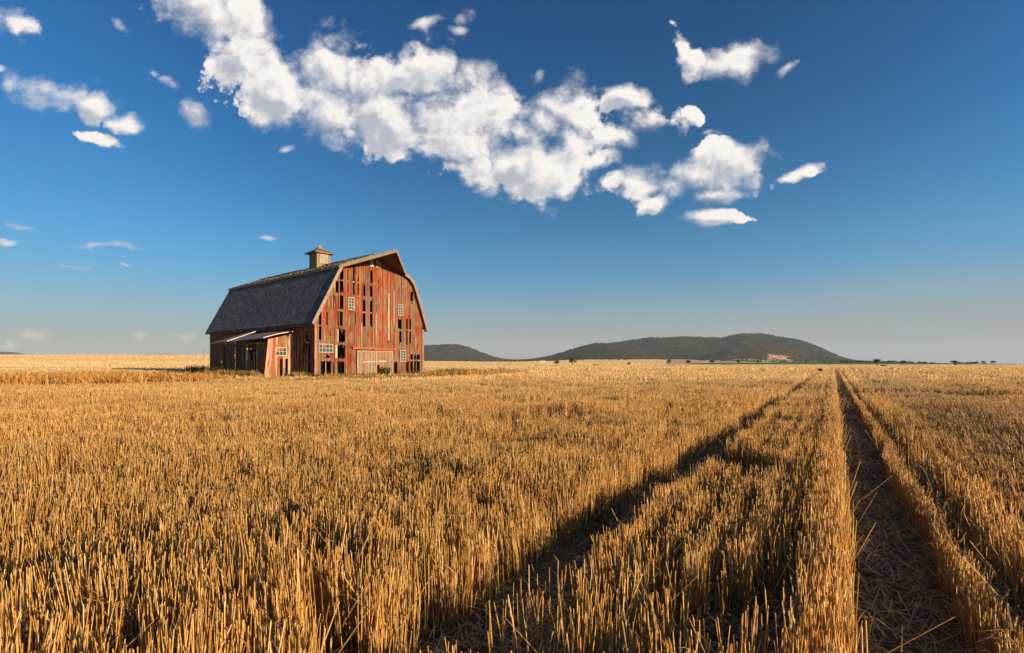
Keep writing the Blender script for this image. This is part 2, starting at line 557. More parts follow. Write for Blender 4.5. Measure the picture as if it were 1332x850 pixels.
# ------------------------------------------------------------------ hills
hill_mat = bpy.data.materials.new('hill_scrub')
hill_mat.use_nodes = True
t = NT(hill_mat.node_tree)
at = t.n('ShaderNodeAttribute', attribute_name='Col')
tc = t.n('ShaderNodeTexCoord')
nA = t.n('ShaderNodeTexNoise', {'Vector': tc.outputs['Object'], 'Scale': 0.02, 'Detail': 8.0, 'Roughness': 0.7}).outputs['Fac']
nB = t.n('ShaderNodeTexVoronoi', {'Vector': tc.outputs['Object'], 'Scale': 0.07}).outputs['Distance']
f = t.ss(nA, 0.3, 0.7, 0.45, 1.6)
v3 = t.n('ShaderNodeCombineXYZ', {0: f, 1: f, 2: f})
gc = t.mix(1.0, at.outputs['Color'], v3.outputs[0], 'MULTIPLY')
p = t.n('ShaderNodeBsdfPrincipled', {'Base Color': gc, 'Roughness': 1.0, 'Specular IOR Level': 0.0})
b = t.n('ShaderNodeBump', {'Strength': 0.8, 'Distance': 8.0, 'Height': nB})
t.nt.links.new(b.outputs[0], p.inputs['Normal'])
t.n('ShaderNodeOutputMaterial', {0: p.outputs[0]})


def hill(name, prof, y0, yc, y1, seed, base_col, patches=None, fold=0.0):
    """a range whose crest stands at distance yc with the given skyline heights; slopes fold into spurs and gullies"""
    prof = np.array(prof, float)
    u = np.arange(prof[0, 0], prof[-1, 0] + 0.1, 2.0)
    # smooth the skyline points
    h = np.interp(u, prof[:, 0], prof[:, 1])
    k = np.hanning(9); k /= k.sum()
    h = np.convolve(np.pad(h, 4, mode='edge'), k, 'valid')
    h = h + (fbm(u / 9.0, u * 0, 3, seed) - 0.5) * 0.9 * np.clip(h / 12, 0, 1)
    yy = np.linspace(y0, y1, 90)
    Ug, Yg = np.meshgrid(u, yy)
    Hg = np.broadcast_to(h, Ug.shape)
    Xg = (Ug - 666) / F * yc * (0.15 + 0.85 * Yg / yc)
    s = np.where(Yg < yc, (Yg - y0) / (yc - y0), (y1 - Yg) / (y1 - yc))
    s = np.clip(s, 0, 1)
    env = s * s * (3 - 2 * s)
    crest = Hg * yc / F
    spur = (np.abs(fbm(Xg / 330.0, Yg / 900.0, 4, seed + 9) - 0.5) * 2)
    Z = CAMH + crest * env - fold * crest * env * (1 - s) * spur * 2.0
    Z = Z + (fbm(Xg / 120, Yg / 120, 4, seed + 2) - 0.5) * 14 * s * (1 - s) * 2
    base = np.interp(Ug[0], [0, 560, 660, 1000, 1332], [0, 1.0, 0.4, 0.5, -2.9]) * yc / F
    Z = Z - 10 * (1 - env)
    c = np.zeros(Z.shape + (3,)) + np.array(base_col)
    c *= (0.75 + 0.6 * fbm(Xg / 200, Yg / 260, 4, seed + 4))[..., None]
    ol = (sstep(fbm(Xg / 260, Yg / 700, 4, seed + 14), .45, .65) * .6)[..., None]
    c = c * (1 - ol) + np.array([.060, .058, .026]) * ol
    if patches:
        for (pu, psy, pru, prs, pc) in patches:
            d = np.hypot((Ug - pu) / pru, (s - psy) / prs) + (fbm(Xg / 60, Yg / 60, 4, seed + 40) - 0.5) * 2.0
            w = (1 - sstep(d, 0.7, 1.0))[..., None] * (Yg < yc)[..., None]
            c = c * (1 - w) + np.array(pc) * w
    n_, m_ = Z.shape
    idx = np.arange(n_ * m_).reshape(n_, m_)
    fc = np.stack([idx[:-1, :-1], idx[:-1, 1:], idx[1:, 1:], idx[1:, :-1]], -1).reshape(-1, 4)
    o = quick_mesh(name, np.stack([Xg, Yg, Z], -1).reshape(-1, 3), fc, c.reshape(-1, 3), hill_mat, smooth=True)
    tag(o, kind='structure')
    return Xg, Yg, Z, Ug, s


FOREST = (0.024, 0.035, 0.018)
h1 = hill('hills', [(660, 0), (700, 3), (720, 8), (745, 15), (775, 22), (800, 25), (820, 28), (850, 31.8), (868, 31.5), (880, 32.5), (900, 33), (920, 31.5), (940, 31),
                (952, 34.5), (968, 36.6), (990, 36), (1010, 33), (1040, 28), (1060, 21), (1078, 12), (1095, 5), (1112, 1), (1180, -1)],
      3300, 4600, 5600, 11, FOREST, fold=0.5)
h2 = hill('hills', [(640, 0), (690, 3), (712, 6.5), (735, 13), (760, 21), (775, 24.3), (790, 23.5), (815, 20), (840, 14), (870, 7), (900, 5), (960, 4), (1020, 0)],
      2900, 3700, 4500, 23, (0.026, 0.032, 0.016), fold=0.4)
h3 = hill('hills', [(900, 0), (925, 9), (945, 17), (975, 20), (1000, 19.5), (1030, 16), (1050, 11), (1075, 4), (1100, 0)],
      2700, 3500, 4200, 37, (0.085, 0.068, 0.034),
      patches=[(1005, 0.38, 22, 0.18, (0.62, 0.40, 0.20)), (950, 0.22, 26, 0.12, (0.40, 0.27, 0.14)), (985, 0.20, 28, 0.13, (0.45, 0.30, 0.15)), (960, 0.13, 40, 0.07, (0.42, 0.28, 0.14)), (1040, 0.2, 16, 0.1, (0.45, 0.28, 0.14))], fold=0.12)
h4 = hill('hills', [(430, 0), (470, 8), (510, 17), (550, 21), (575, 22.3), (592, 22.5), (605, 20.5), (622, 14), (640, 7), (655, 3), (700, 0.5), (760, 0)],
      3900, 4900, 5900, 51, (0.026, 0.030, 0.022), fold=0.15)
h5 = hill('hills', [(-200, 0), (-120, 14), (-40, 15), (5, 13), (20, 12.3), (35, 9.5), (60, 5), (90, 0)], 6000, 7000, 8000, 61, (0.045, 0.04, 0.03))
h6 = hill('hills', [(150, 6), (185, 9.7), (220, 10.2), (240, 9.2), (262, 6), (280, 0)], 5200, 6000, 6800, 71, (0.045, 0.04, 0.03))

# ------------------------------------------------------------------ straw material
straw_mat = attr_mat('straw', rough=0.55, nscale=60.0, amt=0.22, bump=0.0, spec=0.3, detail=2.0, transl=0.34)
weed_mat = attr_mat('dry_weed', rough=0.8, nscale=20.0, amt=0.2, bump=0.0, spec=0.15, transl=0.25, detail=2.0)

BO = np.array([-14.63, 40.0])              # near corner of the barn
BX = np.array([0.656, 0.755])              # along its gable
BY = np.array([-0.755, 0.656])             # along its length
BW, BL = 10.2, 20.2


def barn_local(X, Y):
    dx, dy = X - BO[0], Y - BO[1]
    return dx * BX[0] + dy * BX[1], dx * BY[0] + dy * BY[1]


def outside_barn(X, Y, m=0.1):
    s, l = barn_local(X, Y)
    return ~((s > -m) & (s < BW + m) & (l > -m) & (l < BL + m)) & ~((s > -2.1) & (s < 0) & (l > 3.2) & (l < 12.8))


# ------------------------------------------------------------------ stubble
rng = np.random.default_rng(7)
STRAWS = np.array([[0.72, 0.43, 0.13], [0.78, 0.50, 0.18], [0.62, 0.33, 0.08], [0.82, 0.57, 0.26], [0.56, 0.29, 0.08], [0.74, 0.40, 0.10]])


def straw_cols(n):
    c = STRAWS[rng.integers(0, len(STRAWS), n)]
    return c * rng.uniform(0.75, 1.15, (n, 1))


def scatter(y0, y1, dens, margin=4.5):
    """random points of the wedge the field of view covers, seeded along drill rows that run with the tracks"""
    half1 = y1 * 1.02 + margin
    n = int(dens * (y1 - y0) * 2 * half1)
    Y = rng.uniform(y0, y1, n)
    X = rng.uniform(-half1, half1, n)
    k = np.abs(X) < Y * 1.02 + margin
    X, Y = X[k], Y[k]
    c = across(X, Y); a = along(X, Y)
    sp = 0.19
    row = np.round(c / sp)
    wob = (fbm(a / 3.5, row * 3.1, 3, 12) - 0.5) * 0.10
    # the nearer the row centre the likelier a stem
    c = row * sp + rng.normal(0, 0.036, len(c)) + wob
    q = rng.random(len(c))
    c = np.where((c > -.13) & (c < .7) & (q < .45), np.where(q < .27, rng.uniform(-.13, .055, len(c)), rng.uniform(.47, .565, len(c))), c)
    X = c * NX + a * TX
    Y = c * NY + a * TY
    return X, Y, c, a, row


def keep_mask(X, Y, c, a, row):
    edge = (fbm(a / 0.8, c * 0, 3, 4) - 0.5) * 0.16
    edge = edge * .6
    t1 = (c + edge > 0.06) & (c + edge < 0.48)          # right wheel track
    t2 = np.abs(c + 1.25 + edge) < 0.140 + .03 * (1 - sstep(Y, 5, 12))                 # left wheel track
    t3 = (np.abs(c + 0.175 + edge * 0.3) < 0.046) & (rng.random(len(c)) < 0.92)          # thin gap between rows
    t4 = (c > .575) & (c < .80) & (rng.random(len(c)) < 0.80)
    # tufts along a row, with bare spots
    clump = fbm(a / 0.16, row * 7.3, 2, 21)
    bare = fbm(X / 1.1, Y / 1.1, 3, 33)
    pr = sstep(clump, 0.30, 0.50) * sstep(bare, 0.20, 0.38)
    strong = ((c > -0.14) & (c < 0.07)) | ((c > 0.46) & (c < 0.58))
    pr = np.where(strong, 0.97, pr)
    pr = pr * (1 - .45 * sstep(c, .8, 1.0) * (1 - sstep(c, 2.0, 3.2)) * (1 - sstep(Y, 9, 20)))
    k = ~(t1 | t2 | t3 | t4) & (rng.random(len(c)) < pr)
    dcur = seg_dist(X, Y, CURVE)
    k &= (seg_dist(X, Y, CROSS) > 0.22 + (fbm(X, Y, 2, 3) - .5) * .3) | (rng.random(len(X)) < .25)
    k &= dcur > 0.95
    # narrow passes of another machine, far right and middle distance
    k &= np.abs(c - 6.6 - (fbm(a / 8, c * 0, 2, 90) - .5) * .8) > 0.17
    far = (a > 45) & ((np.abs(c - 2.1) < 0.2) | (np.abs(c + 3.6) < 0.25) | (np.abs(c - 4.3) < 0.2))
    k &= ~far
    k &= in_field(X, Y)
    return k


def stems(y0, y1, dens, wid, near=False, hmul=1.0, ribbon=False):
    X, Y, c, a, row = scatter(y0, y1, dens)
    k = keep_mask(X, Y, c, a, row)
    X, Y, c, a, row = X[k], Y[k], c[k], a[k], row[k]
    n = len(X)
    z = terrain(X, Y)
    hn = fbm(X / 0.9, Y / 0.9, 3, 55)
    big = fbm(X / 7.0, Y / 7.0, 3, 56)
    h = (0.29 + 0.17 * hn + 0.08 * (big - 0.5)) * rng.uniform(0.72, 1.08, n) * hmul
    short = rng.random(n) < 0.10
    # swaths of the harvester, and patches laid low by the wind
    h = h * (1 + 0.10 * np.sin(c * 2 * math.pi / 2.3 + 1.0)) * (1 - 0.42 * sstep(fbm(X / 5.5 + 40, Y / 3.5, 3, 58), .56, .70) * sstep(Y, 5, 10)) * (1 - .30 * ((c > .4) & (c < .72)))
    h = np.where(short, h * rng.uniform(0.3, 0.8, n), h)
    lean = rng.normal(0, 0.055, (n, 2))
    wild = rng.random(n) < np.where((c > .6) & (c < 4), .16, np.where((c > -.2) & (c < .6), .015, .06))
    lean = np.where(wild[:, None], rng.normal(0, 0.38, (n, 2)), lean)
    # whole tufts lean together; right of the track the passing wheel pushed them over
    tuft = np.stack([fbm(X / .35, Y / .35, 2, 61) - .5, fbm(X / .35, Y / .35, 2, 62) - .5], -1)
    lean += tuft * 0.30
    push = sstep(c, 0.75, 1.3) * (1 - sstep(c, 3.0, 6.0)) * 0.32 * (1 - sstep(Y, 8, 22))
    lean[:, 0] -= push * (0.6 + rng.random(n) * 0.8)
    w = wid * rng.uniform(0.7, 1.35, n)
    yaw = rng.uniform(0, 2 * math.pi, n)
    base = np.stack([X, Y, z - 0.01], -1)
    top = base + np.stack([lean[:, 0] * h, lean[:, 1] * h, h], -1)
    colr = straw_cols(n) * (0.80 + 0.40 * fbm(X / 4.0, Y / 4.0, 3, 71))[:, None]
    # weathered greyer straw right of the track
    g = (sstep(c, 0.9, 1.6) * (1 - sstep(c, 2.6, 4.5)) * (rng.random(n) < 0.7))[:, None] * 0.6
    colr = colr * (1 - g) + np.array([0.40, 0.29, 0.17]) * g
    pf = (sstep(Y, 6, 24) * 0.45)[:, None]
    colr = colr * (1 - pf) + np.array([0.82, 0.58, 0.28]) * pf
    if ribbon:
        off = np.stack([np.cos(yaw), np.sin(yaw), np.zeros(n)], -1) * w[:, None] * 0.5
        V_ = np.stack([base - off, base + off, top + off * .8, top - off * .8], 1).reshape(-1, 3)
        Fc = np.arange(n * 4).reshape(n, 4)
        cc_ = np.repeat(colr, 4, 0)
        return V_, Fc, cc_
    rings = []
    levels = (0.0, 0.5, 1.0) if near else (0.0, 1.0)
    bend = rng.normal(0, 0.03, (n, 2)) * h[:, None]
    for lv in levels:
        ctr = base * (1 - lv) + top * lv
        if near and lv == 0.5:
            ctr = ctr + np.concatenate([bend, np.zeros((n, 1))], 1)
        rad = (w * 0.5 * (1.25 - 0.35 * lv))[:, None]
        for q in range(3):
            an = yaw + q * 2.0944
            rings.append(ctr + np.stack([np.cos(an), np.sin(an), np.zeros(n)], -1) * rad)
    V_ = np.stack(rings, 1)
    m_ = len(levels) * 3
    V_ = V_.reshape(-1, 3)
    f = []
    for l in range(len(levels) - 1):
        for q in range(3):
            q2 = (q + 1) % 3
            f.append([l * 3 + q, l * 3 + q2, l * 3 + 3 + q2, l * 3 + 3 + q])
    f = np.array(f)
    Fc = (np.arange(n)[:, None, None] * m_ + f[None]).reshape(-1, 4)
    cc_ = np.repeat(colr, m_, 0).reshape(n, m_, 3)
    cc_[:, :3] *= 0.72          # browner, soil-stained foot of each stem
    return V_, Fc, cc_.reshape(-1, 3)


def merge(parts):
    vs_, fs_, cs_ = [], [], []
    b = 0
    for v, f, c in parts:
        vs_.append(v); fs_.append(f + b); cs_.append(c)
        b += len(v)
    return np.concatenate(vs_), np.concatenate(fs_), np.concatenate(cs_)


def blades(X, Y, z, L, w, colr, up=0.4, curl=0.5):
    """thin curling leaves and chaff: a ribbon of two quads each"""
    n = len(X)
    an = rng.uniform(0, 2 * math.pi, n)
    d = np.stack([np.cos(an), np.sin(an), np.zeros(n)], -1)
    side = np.stack([-np.sin(an), np.cos(an), np.zeros(n)], -1) * (w * 0.5)[:, None]
    p0 = np.stack([X, Y, z], -1)
    upv = (up * rng.uniform(0.1, 1.3, n))[:, None] * np.array([0, 0, 1.0])
    p1 = p0 + (d * 0.5 + upv) * L[:, None]
    d2 = d + side / np.maximum(w[:, None], 1e-4) * rng.normal(0, curl, (n, 1))
    p2 = p1 + (d2 * 0.5 - upv * rng.uniform(-0.3, 1.0, (n, 1))) * L[:, None]
    p2[:, 2] = np.maximum(p2[:, 2], z + 0.004)
    V_ = np.stack([p0 - side, p0 + side, p1 + side, p1 - side, p2 + side * .3, p2 - side * .3], 1).reshape(-1, 3)
    f = np.array([[0, 1, 2, 3], [3, 2, 4, 5]])
    Fc = (np.arange(n)[:, None, None] * 6 + f[None]).reshape(-1, 4)
    return V_, Fc, np.repeat(colr, 6, 0)


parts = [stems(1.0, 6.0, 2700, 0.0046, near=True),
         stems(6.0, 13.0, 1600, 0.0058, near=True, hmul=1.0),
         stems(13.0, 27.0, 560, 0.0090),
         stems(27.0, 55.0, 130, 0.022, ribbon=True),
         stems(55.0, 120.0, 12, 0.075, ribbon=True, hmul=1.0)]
def far_straw(y0, y1, n, w, h, cond):
    Y = np.exp(rng.uniform(math.log(y0), math.log(y1), n)) if y1 / y0 > 2.5 else rng.uniform(y0, y1, n)
    X = rng.uniform(-1, 1, n) * (Y * 1.05 + 3)
    k = cond(X, Y)
    X, Y = X[k], Y[k]
    n = len(X)
    z = terrain(X, Y)
    yaw = rng.uniform(-.9, .9, n)
    ww = w * (Y / y0) * rng.uniform(.6, 1.5, n); hh = h * rng.uniform(.6, 1.3, n)
    off = np.stack([np.cos(yaw), np.sin(yaw), np.zeros(n)], -1) * ww[:, None] * .5
    b0 = np.stack([X, Y, z - .02], -1)
    up = np.stack([rng.normal(0, .1, n) * hh, rng.normal(0, .2, n) * hh, hh], -1)
    V_ = np.stack([b0 - off, b0 + off, b0 + off + up, b0 - off + up], 1).reshape(-1, 3)
    band = fbm(X / 260.0, Y / 26.0, 4, 3) - .5
    cl = np.array([0.66, 0.46, 0.22]) * (1 + .8 * band[:, None]) * rng.uniform(.8, 1.15, (n, 1))
    return V_, np.arange(n * 4).reshape(n, 4), np.repeat(cl, 4, 0)


def margin(X, Y):
    u = 666 + F * X / Y
    return (((Y > 148) & (Y < 174) & (u > 620)) | ((Y > 203) & (Y < 227) & (u > 1120)) | ((Y > 920) & (Y < 1000) & (u > 780)) | ((Y > 990) & (u > 866)))


parts.append(far_straw(50, 170, 130000, .09, .22, lambda X, Y: ~in_field(X, Y) & (Y > 50 + 10 * fbm(X / 6, Y / 6, 2, 4)) & outside_barn(X, Y, .3)))
parts.append(far_straw(112, 420, 220000, .16, .26, lambda X, Y: ~margin(X, Y) & (in_field(X, Y) | (Y > 165))))
parts.append(far_straw(400, 2500, 220000, .7, .40, lambda X, Y: ~margin(X, Y)))
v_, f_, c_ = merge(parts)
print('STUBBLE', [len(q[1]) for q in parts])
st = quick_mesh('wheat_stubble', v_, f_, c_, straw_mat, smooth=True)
tag(st, 'cut golden wheat stubble standing in rows across the whole field in front of the barn', 'stubble', kind='stuff')

# loose straw lying on the soil
parts = []
for (y0, y1, dens, Lm, wm, upm) in ((1.0, 5.0, 950, 0.15, 0.0045, 0.26), (5.0, 12.0, 330, 0.19, 0.007, 0.28), (12, 26, 70, 0.26, 0.014, 0.28), (26, 60, 8, .5, .04, .3)):
    n = int(dens * (y1 - y0) * 2 * (y1 * 1.02 + 4.5))
    Y = rng.uniform(y0, y1, n); X = rng.uniform(-(y1 * 1.02 + 4.5), y1 * 1.02 + 4.5, n)
    k = (np.abs(X) < Y * 1.02 + 4.5)
    c = across(X, Y)
    track = ((c > 0.05) & (c < 0.55)) | (np.abs(c + 1.33) < 0.2)
    heap = fbm(X / 0.5, Y / 0.5, 3, 91)
    k &= rng.random(n) < np.where(track, sstep(heap, 0.2, 0.45) * .6 + .4, 0.55 * sstep(heap, 0.25, .55))
    X, Y = X[k], Y[k]
    n = len(X)
    cr_ = straw_cols(n) * rng.uniform(0.65, 1.3, (n, 1))
    L = rng.gamma(4.0, Lm / 4.0, n)
    tr_ = np.exp(-((across(X, Y) - .28) / .26) ** 4) + np.exp(-((across(X, Y) + 1.33) / .2) ** 4)
    z = terrain(X, Y) + rng.uniform(0.002, 0.055, n) + rng.uniform(0, .11, n) * ((across(X, Y) > .0) & (across(X, Y) < .3)) - 0.045 * tr_
    parts.append(blades(X, Y, z, L, wm * rng.uniform(0.6, 1.4, n), cr_, up=upm))
# dry leaves still hanging on the stems
X, Y, c, a, row = scatter(1.0, 9.0, 650)
k = keep_mask(X, Y, c, a, row)
X, Y = X[k], Y[k]
n = len(X)
parts.append(blades(X, Y, terrain(X, Y) + rng.uniform(0.02, 0.26, n), rng.uniform(0.04, 0.13, n), rng.uniform(0.003, 0.007, n), straw_cols(n) * 0.85, up=0.7, curl=1.2))
v_, f_, c_ = merge(parts)
print('LITTER', len(f_))
lt = quick_mesh('loose_straw', v_, f_, c_, straw_mat)
tag(lt, 'loose chopped straw and dry leaves scattered over the dark soil between the stubble rows', 'straw', kind='stuff')


# ------------------------------------------------------------------ dry weeds round the barn yard
def weeds(X, Y, H, base_cols, nb, w):
    """bushy annual weeds: several branching stems with seed tufts for each plant"""
    n = len(X)
    out = []
    Xr = np.repeat(X, nb); Yr = np.repeat(Y, nb); Hr = np.repeat(H, nb) * rng.uniform(0.45, 1.1, n * nb)
    cr_ = np.repeat(base_cols, nb, 0) * rng.uniform(0.6, 1.3, (n * nb, 1))
    N = n * nb
    an = rng.uniform(0, 2 * math.pi, N)
    sp = rng.uniform(0.05, 0.55, N)
    d = np.stack([np.cos(an) * sp, np.sin(an) * sp, np.ones(N)], -1)
    p0 = np.stack([Xr + rng.normal(0, .05, N), Yr + rng.normal(0, .05, N), terrain(Xr, Yr) - .02], -1)
    p1 = p0 + d * (Hr * 0.55)[:, None]
    d2 = d + rng.normal(0, 0.25, (N, 3)) * np.array([1, 1, .3])
    p2 = p1 + d2 * (Hr * 0.45)[:, None]
    fa = rng.uniform(0, 2 * math.pi, N)
    side = np.stack([np.cos(fa), np.sin(fa), np.zeros(N)], -1) * (w * rng.uniform(.5, 1.5, N))[:, None]
    V_ = np.stack([p0 - side * .3, p0 + side * .3, p1 + side, p1 - side, p2 + side * .5, p2 - side * .5], 1).reshape(-1, 3)
    f = np.array([[0, 1, 2, 3], [3, 2, 4, 5]])
    Fc = (np.arange(N)[:, None, None] * 6 + f[None]).reshape(-1, 4)
    return V_, Fc, np.repeat(cr_, 6, 0)


def yard_points(n, x0, x1, y0, y1):
    X = rng.uniform(x0, x1, n); Y = rng.uniform(y0, y1, n)
    lim = np.interp(X, EDGE[:, 0], EDGE[:, 1])
    k = (Y > lim + 0.3) & (np.abs(X) < Y * 1.05 + 2)
    return X[k], Y[k]


parts = []
X, Y = yard_points(12000, -60, -4, 17, 60)
lim = np.interp(X, EDGE[:, 0], EDGE[:, 1])
den = fbm(X / 5.0, Y / 5.0, 3, 14)
dl = Y - lim
k = (rng.random(len(X)) < sstep(den, 0.15, 0.4)) & outside_barn(X, Y) & (dl < 13 + 7 * (den - .5))
X, Y, den = X[k], Y[k], den[k]
wc = np.where((rng.random(len(X)) < 0.6)[:, None], np.array([[0.44, 0.20, 0.05]]), np.array([[0.54, 0.31, 0.10]]))
wc = np.where((fbm(X / 4, Y / 4, 2, 19) > 0.62)[:, None], np.array([[0.24, 0.15, 0.055]]), wc)
lowf = 1 - .62 * sstep(666 + F * X / Y, 235, 330)
parts.append(weeds(X, Y, (0.40 + 0.75 * den * rng.uniform(.5, 1.1, len(X))) * lowf, wc, 15, 0.016))
# shorter pale grass over the rest of the yard
X, Y = yard_points(22000, -75, 6, 17, 66)
k = outside_barn(X, Y)
X, Y = X[k], Y[k]
wc = np.array([[0.62, 0.42, 0.18]]) * rng.uniform(.6, 1.2, (len(X), 1))
parts.append(weeds(X, Y, rng.uniform(0.12, 0.32, len(X)), wc, 7, 0.018))
# rank growth along the foot of the walls
for (s0, s1, l0, l1, n, hh) in ((-0.5, 10.6, -1.0, -0.15, 210, 0.38), (-0.9, -0.2, 0.2, 3.2, 60, 0.45), (-3.0, -2.1, 3.2, 12.8, 190, 0.55), (-1.2, -0.2, 12.8, 21, 120, .7), (-1.5, 0.0, 20.3, 23, 60, 0.8)):
    s = rng.uniform(s0, s1, n); l = rng.uniform(l0, l1, n)
    X = BO[0] + s * BX[0] + l * BY[0]; Y = BO[1] + s * BX[1] + l * BY[1]
    gcol = np.where((rng.random(n) < 0.3)[:, None], np.array([[0.12, 0.13, 0.03]]), np.array([[0.42, 0.25, 0.08]]))
    parts.append(weeds(X, Y, hh * rng.uniform(.4, 1.2, n), gcol, 14, 0.016))
# patch of weeds beyond the right end of the barn
n = 1100
X = rng.uniform(-8, 2.5, n); Y = rng.uniform(39, 60, n)
u_ = 666 + F * X / Y
k = (u_ > 552) & (u_ < 700) & outside_barn(X, Y) & (rng.random(n) < sstep(fbm(X / 3, Y / 6, 2, 88), .35, .6) * np.interp(u_, [552, 650, 700], [1, .7, .1]))
X, Y = X[k], Y[k]
gcol = np.where((fbm(X / 2, Y / 3, 2, 89) > 0.55)[:, None], np.array([[0.17, 0.15, 0.05]]), np.array([[0.50, 0.26, 0.07]]))
parts.append(weeds(X, Y, rng.uniform(.3, .62, len(X)), gcol, 14, 0.018))
v_, f_, c_ = merge(parts)
print('WEEDS', len(f_))
wd = quick_mesh('dry_weeds', v_, f_, c_, weed_mat)
tag(wd, 'tall dry orange weeds and grass growing in the yard beside the barn', 'weeds', kind='stuff')
# dark tumbling weed at the far end of the left track, green tufts against the gable
def lone(name, label, X, Y, H, colr, nb, w, cat='weed', n=5, sp=.2):
    XX = X + rng.normal(0, sp, n); YY = Y + rng.normal(0, sp, n)
    v, f, c = weeds(XX - X, YY - Y, np.full(n, H), np.tile(np.array([colr]), (n, 1)), nb, w)
    o = quick_mesh(name, v, f, c, weed_mat)
    z = float(terrain(X, Y)) - float(terrain(0, 0))
    o.location = (X, Y, z)
    tag(o, label, cat)
    return o


lone('weed_clump', 'dark purple brown weed clump at the far end of the left wheel track', 34.4, 60.0, 0.5, (0.07, 0.03, 0.035), 30, 0.02, sp=.08)
lone('weed_clump', 'leafy green weed growing at the foot of the barn door', BO[0] + 5.9 * BX[0] - .4 * BY[0], BO[1] + 5.9 * BX[1] - .4 * BY[1], 0.75, (0.07, 0.085, 0.02), 60, 0.03)
lone('weed_clump', 'low green weed at the right corner of the barn gable', BO[0] + 9.1 * BX[0] - .4 * BY[0], BO[1] + 9.1 * BX[1] - .4 * BY[1], 0.42, (0.09, 0.12, 0.02), 50, 0.03, n=7, sp=.13)

# ------------------------------------------------------------------ barn
random.seed(12)
RD = random.Random(5)


def wood_material(name, grey, amount, zs=0.35):
    m = bpy.data.materials.new(name)
    m.use_nodes = True
    t = NT(m.node_tree)
    at = t.n('ShaderNodeAttribute', attribute_name='Col')
    tc = t.n('ShaderNodeTexCoord')
    mp = t.n('ShaderNodeMapping', {0: tc.outputs['Object'], 'Scale': (11, 11, 0.55 * zs / 0.35)})
    n1 = t.n('ShaderNodeTexNoise', {'Vector': mp.outputs[0], 'Scale': 1.0, 'Detail': 7.0, 'Roughness': 0.7}).outputs['Fac']
    mp2 = t.n('ShaderNodeMapping', {0: tc.outputs['Object'], 'Scale': (45, 45, 1.5)})
    n2 = t.n('ShaderNodeTexNoise', {'Vector': mp2.outputs[0], 'Scale': 1.0, 'Detail': 5.0, 'Roughness': 0.7}).outputs['Fac']
    n3 = t.n('ShaderNodeTexNoise', {'Vector': tc.outputs['Object'], 'Scale': 0.9, 'Detail': 4.0}).outputs['Fac']
    k = t.m('ADD', n1, t.m('MULTIPLY', t.m('SUBTRACT', n3, 0.5), 0.55))
    w = t.ss(k, 0.62 - amount, 0.74 - amount)
    col = t.mix(w, at.outputs['Color'], grey)
    f = t.ss(n2, 0.3, 0.7, 0.5, 1.35)
    v = t.n('ShaderNodeCombineXYZ', {0: f, 1: f, 2: f})
    col = t.mix(1.0, col, v.outputs[0], 'MULTIPLY')
    p = t.n('ShaderNodeBsdfPrincipled', {'Base Color': col, 'Roughness': 0.85, 'Specular IOR Level': 0.2})
    b = t.n('ShaderNodeBump', {'Strength': 0.7, 'Distance': 0.012, 'Height': n2})
    t.nt.links.new(b.outputs[0], p.inputs['Normal'])
    t.n('ShaderNodeOutputMaterial', {0: p.outputs[0]})
    return m


M_red = wood_material('red_paint_wood', (0.250, 0.138, 0.072, 1), 0.15)
M_bare = wood_material('bare_wood', (0.29, 0.20, 0.135, 1), 0.16)
M_dark = wood_material('old_timber', (0.11, 0.08, 0.06, 1), 0.16)
M_shingle = attr_mat('slate_shingle', rough=0.9, nscale=1.6, amt=0.28, bump=0.3, spec=0.15, detail=8)
M_wshingle = attr_mat('wood_shingle', rough=0.9, nscale=2.5, amt=0.35, bump=0.3, spec=0.1, detail=8)
M_white = attr_mat('chipped_white_paint', rough=0.7, nscale=14, amt=0.25, bump=0.2, detail=5)
M_tin = attr_mat('weathered_tin', rough=0.5, nscale=3.0, amt=0.3, bump=0.15, spec=0.5)
glass = bpy.data.materials.new('window_glass')
glass.use_nodes = True
pb = glass.node_tree.nodes['Principled BSDF']
pb.inputs['Base Color'].default_value = (0.05, 0.06, 0.06, 1)
pb.inputs['Roughness'].default_value = 0.12
pb.inputs['Specular IOR Level'].default_value = 0.9

REDS = [(0.29, 0.052, 0.020), (0.34, 0.066, 0.022), (0.22, 0.046, 0.022), (0.18, 0.068, 0.040), (0.37, 0.095, 0.032), (0.20, 0.105, 0.064), (0.15, 0.085, 0.058), (0.26, 0.082, 0.042)]
BARES = [(0.36, 0.23, 0.14), (0.30, 0.18, 0.115), (0.42, 0.29, 0.19), (0.33, 0.17, 0.11)]

barn = empty('barn', (BO[0], BO[1], 0), math.atan2(BX[1], BX[0]))
tag(barn, 'weathered red gambrel roofed barn with missing boards standing alone in the golden field', 'barn')

KX, KZ, AX, AZ = 2.04, 8.65, 5.1, 9.92
EX, EZ = -0.32, 4.08


RIGHT = [(5.1, 9.92), (8.55, 8.56), (9.08, 8.0), (10.48, 4.08)]


def roof_z(s, under=0.10):
    if s > AX:
        return float(np.interp(s, [q[0] for q in RIGHT], [q[1] for q in RIGHT])) - under
    if s < KX: return EZ + (KZ - EZ) * (s - EX) / (KX - EX) - under
    return KZ + (AZ - KZ) * (s - KX) / (AX - KX) - under


